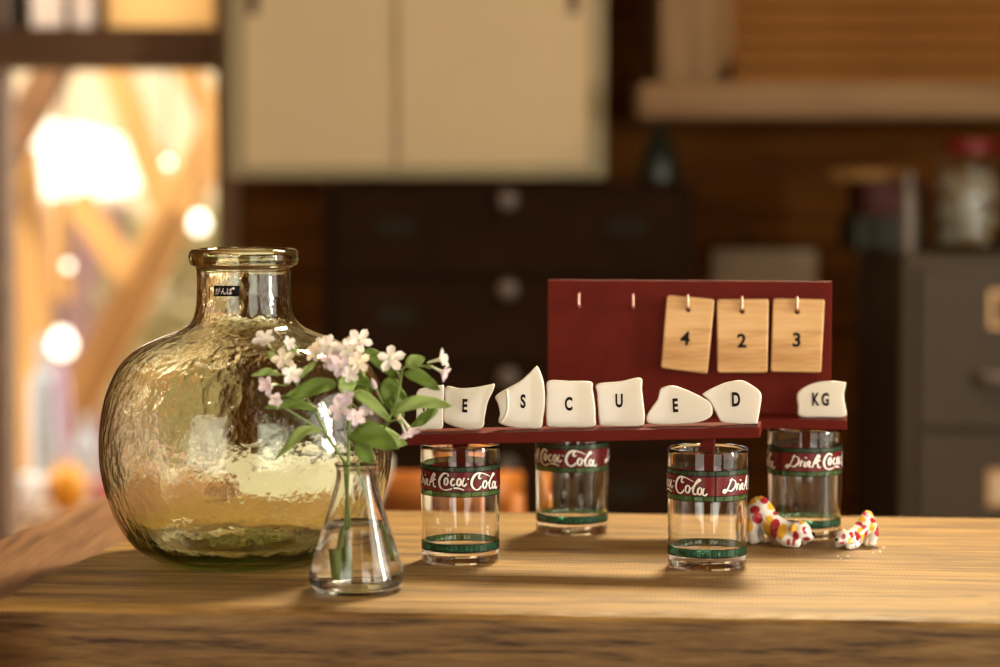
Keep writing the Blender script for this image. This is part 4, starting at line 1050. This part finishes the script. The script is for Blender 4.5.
# ------------------------------------------------------------------ ceramic figurines
def blob(bm, c, r, s=(1, 1, 1)):
    bmesh.ops.create_uvsphere(bm, u_segments=16, v_segments=10, radius=1.0, matrix=Matrix.Translation(c) @ Matrix.Diagonal((r * s[0], r * s[1], r * s[2], 1)))
def limb(bm, pts, rad):
    P = catmull([Vector(p) for p in pts], 5); n_ = len(P)
    for i, p in enumerate(P):
        f = i / (n_ - 1) * (len(rad) - 1); k = min(int(f), len(rad) - 2); r = rad[k] + (rad[k + 1] - rad[k]) * (f - k)
        blob(bm, p, r)
def figurine(pos, rz, scale, patches, lab):
    bm = bmesh.new(); mm = .001
    # crouching dog: chest and head down on the forepaws, rump raised; faces +x
    limb(bm, [(13, 0, 9), (5, 0, 10.5), (-5, 0, 16.5), (-12, 0, 23.5), (-16, 0, 25)], [9.2, 9.4, 9.4, 9.6, 8.6])
    for sy in (-1, 1):
        limb(bm, [(-15, sy * 4.6, 22), (-18.5, sy * 6.2, 14), (-17.5, sy * 6.6, 7), (-17, sy * 6.6, 3.2)], [7.0, 6.0, 4.6, 4.2])
        blob(bm, Vector((-15, sy * 6.6, 2.6)), 3.0, (1.3, 1, .85))
        limb(bm, [(6, sy * 6.0, 8.5), (10, sy * 7.4, 5), (16, sy * 7.8, 3.3), (20, sy * 7.6, 3)], [6, 5.2, 4.2, 3.8])
    blob(bm, Vector((20, 0, 11.5)), 9.2, (1, 1.0, .92)); blob(bm, Vector((26.5, 0, 8.2)), 5.2, (1.05, 1.05, .88)); blob(bm, Vector((25.5, 0, 5.8)), 3.6, (1.1, 1.1, .8))
    for sy in (-1, 1): limb(bm, [(18, sy * 5.5, 16), (17, sy * 7.8, 15.5), (16.5, sy * 8.8, 12.5)], [2.6, 2.4, 1.8])
    limb(bm, [(-21, 0, 25), (-19, .5, 32), (-12, 1, 34), (-6, 1, 28), (-1, 1, 21)], [3.2, 3.4, 3.4, 3.2, 2.6])      # tail laid over the back
    me0 = bpy.data.meshes.new('raw'); bm.to_mesh(me0); bm.free()
    tmp = bpy.data.objects.new('tmp', me0); col.objects.link(tmp)
    rm = tmp.modifiers.new('r', 'REMESH'); rm.mode = 'VOXEL'; rm.voxel_size = .75; sm = tmp.modifiers.new('s', 'SMOOTH'); sm.iterations = 6; sm.factor = .5
    dg = bpy.context.evaluated_depsgraph_get(); me = bpy.data.meshes.new_from_object(tmp.evaluated_get(dg)); bpy.data.objects.remove(tmp)
    lo = min(v.co.z for v in me.vertices)
    ca = me.color_attributes.new('paint', 'FLOAT_COLOR', 'POINT')
    for i, v in enumerate(me.vertices):
        c = (.82, .78, .70)
        for (px, py, pz_, rx, ry, rz_, cc) in patches:
            d_ = ((v.co.x - px) / rx) ** 2 + ((v.co.y - py) / ry) ** 2 + ((v.co.z - pz_) / rz_) ** 2
            if d_ < 1: c = cc
        ca.data[i].color = (*c, 1)
    for v in me.vertices: v.co.z -= lo; v.co *= scale * mm
    for p in me.polygons: p.use_smooth = True
    m, nt, b = nmat('painted_glaze'); at_ = nt.nodes.new('ShaderNodeVertexColor'); at_.layer_name = 'paint'
    nt.links.new(at_.outputs['Color'], b.inputs['Base Color']); b.inputs['Roughness'].default_value = .18; b.inputs['Coat Weight'].default_value = .5
    me.materials.clear()
    root = empty('dog_figurine', pos, (0, 0, rz)); tag(root, lab, 'figurine', 'painted ceramic figurines')
    obj('body', me, m, root)
    s = scale * mm
    def dot(name, c, r, mat, sx=1): 
        b2 = bmesh.new(); bmesh.ops.create_uvsphere(b2, u_segments=12, v_segments=8, radius=r * s); mm_ = bpy.data.meshes.new(name); b2.to_mesh(mm_); b2.free()
        for p in mm_.polygons: p.use_smooth = True
        return obj(name, mm_, mat, root, Vector((c[0], c[1], c[2] - lo)) * s)
    dot('nose', (31.0, 0, 9.8), 2.0, M['ink'])
    for sy in (-1, 1): dot('eye', (25.6, sy * 4.9, 13.2), .9, M['ink'])
    return root
RED, YEL = (.42, .022, .035), (.80, .45, .03)
def stripes(seed, swap):
    L = []
    a_, b_ = (RED, YEL) if not swap else (YEL, RED)
    for sy in (-1, 1):
        L += [(-3, sy * 8, 15, 3.0, 7, 6, a_), (2.4, sy * 8, 13, 2.8, 7, 6, b_), (8.5, sy * 8, 11, 2.4, 6, 5, a_), (-12, sy * 8, 21, 3.2, 6, 3.2, b_), (-19, sy * 8, 15, 3, 6, 4.5, a_),
              (-15, sy * 7, 27, 3, 5, 2.4, RED), (15, sy * 9, 4, 1.2, 5, 2, RED), (19, sy * 9, 4, 1.0, 5, 2, RED), (25.2, sy * 5, 13, 2.3, 2.2, 2.2, RED), (17, sy * 8.6, 15, 3, 2.4, 2.6, a_),
              (28, sy * 5, 6.2, 2.6, 2.0, 1.3, RED), (20, sy * 8, 9, 1.8, 3, 3, b_)]
    L += [(-19, .5, 32, 3, 5, 3, YEL), (-10, 1, 35, 2.4, 5, 4, RED), (-5, 1, 28, 2, 5, 3.4, YEL), (-1.5, 1, 23, 2, 5, 2.4, RED), (-14, 1, 37, 2.0, 4, 3, YEL), (19, 0, 19, 3.4, 3, 3, RED), (22, 0, 18, 1.6, 5, 1.6, YEL)]
    L = [(a0, b0, c0_, rx * 1.5, ry * 1.1, rz_ * 1.45, cc) for (a0, b0, c0_, rx, ry, rz_, cc) in L]
    return L
g_r = ground(857, 547); g_l = ground(776, 545)
figurine(g_r, R(218), .80, stripes(1, False), 'painted ceramic dog standing clear of the glasses, near white crumbs')
figurine(g_l, R(-28), 1.08, stripes(2, True), 'painted ceramic dog crouching between two glasses')
# crumbs on the counter
parts = []; rnd = random.Random(9)
for (x, y) in [(884, 548), (880, 552), (873, 553), (838, 557), (841, 559), (846, 561), (848, 557), (764, 541)]:
    g = ground(x, y); r = rnd.uniform(.0006, .0010); parts.append(([g + Vector((u.x * r, u.y * r * 1.3, u.z * r * .7 + r * .6)) for u in iv], iff))
o0 = ground(857, 553); V_, F_ = join_vf(parts)
cb = obj('crumbs', mesh('crumbs', [q - o0 for q in V_], F_), M['ceramic'], None, o0); tag(cb, 'white crumbs scattered on the counter by the figurine', 'crumbs', kind='stuff')
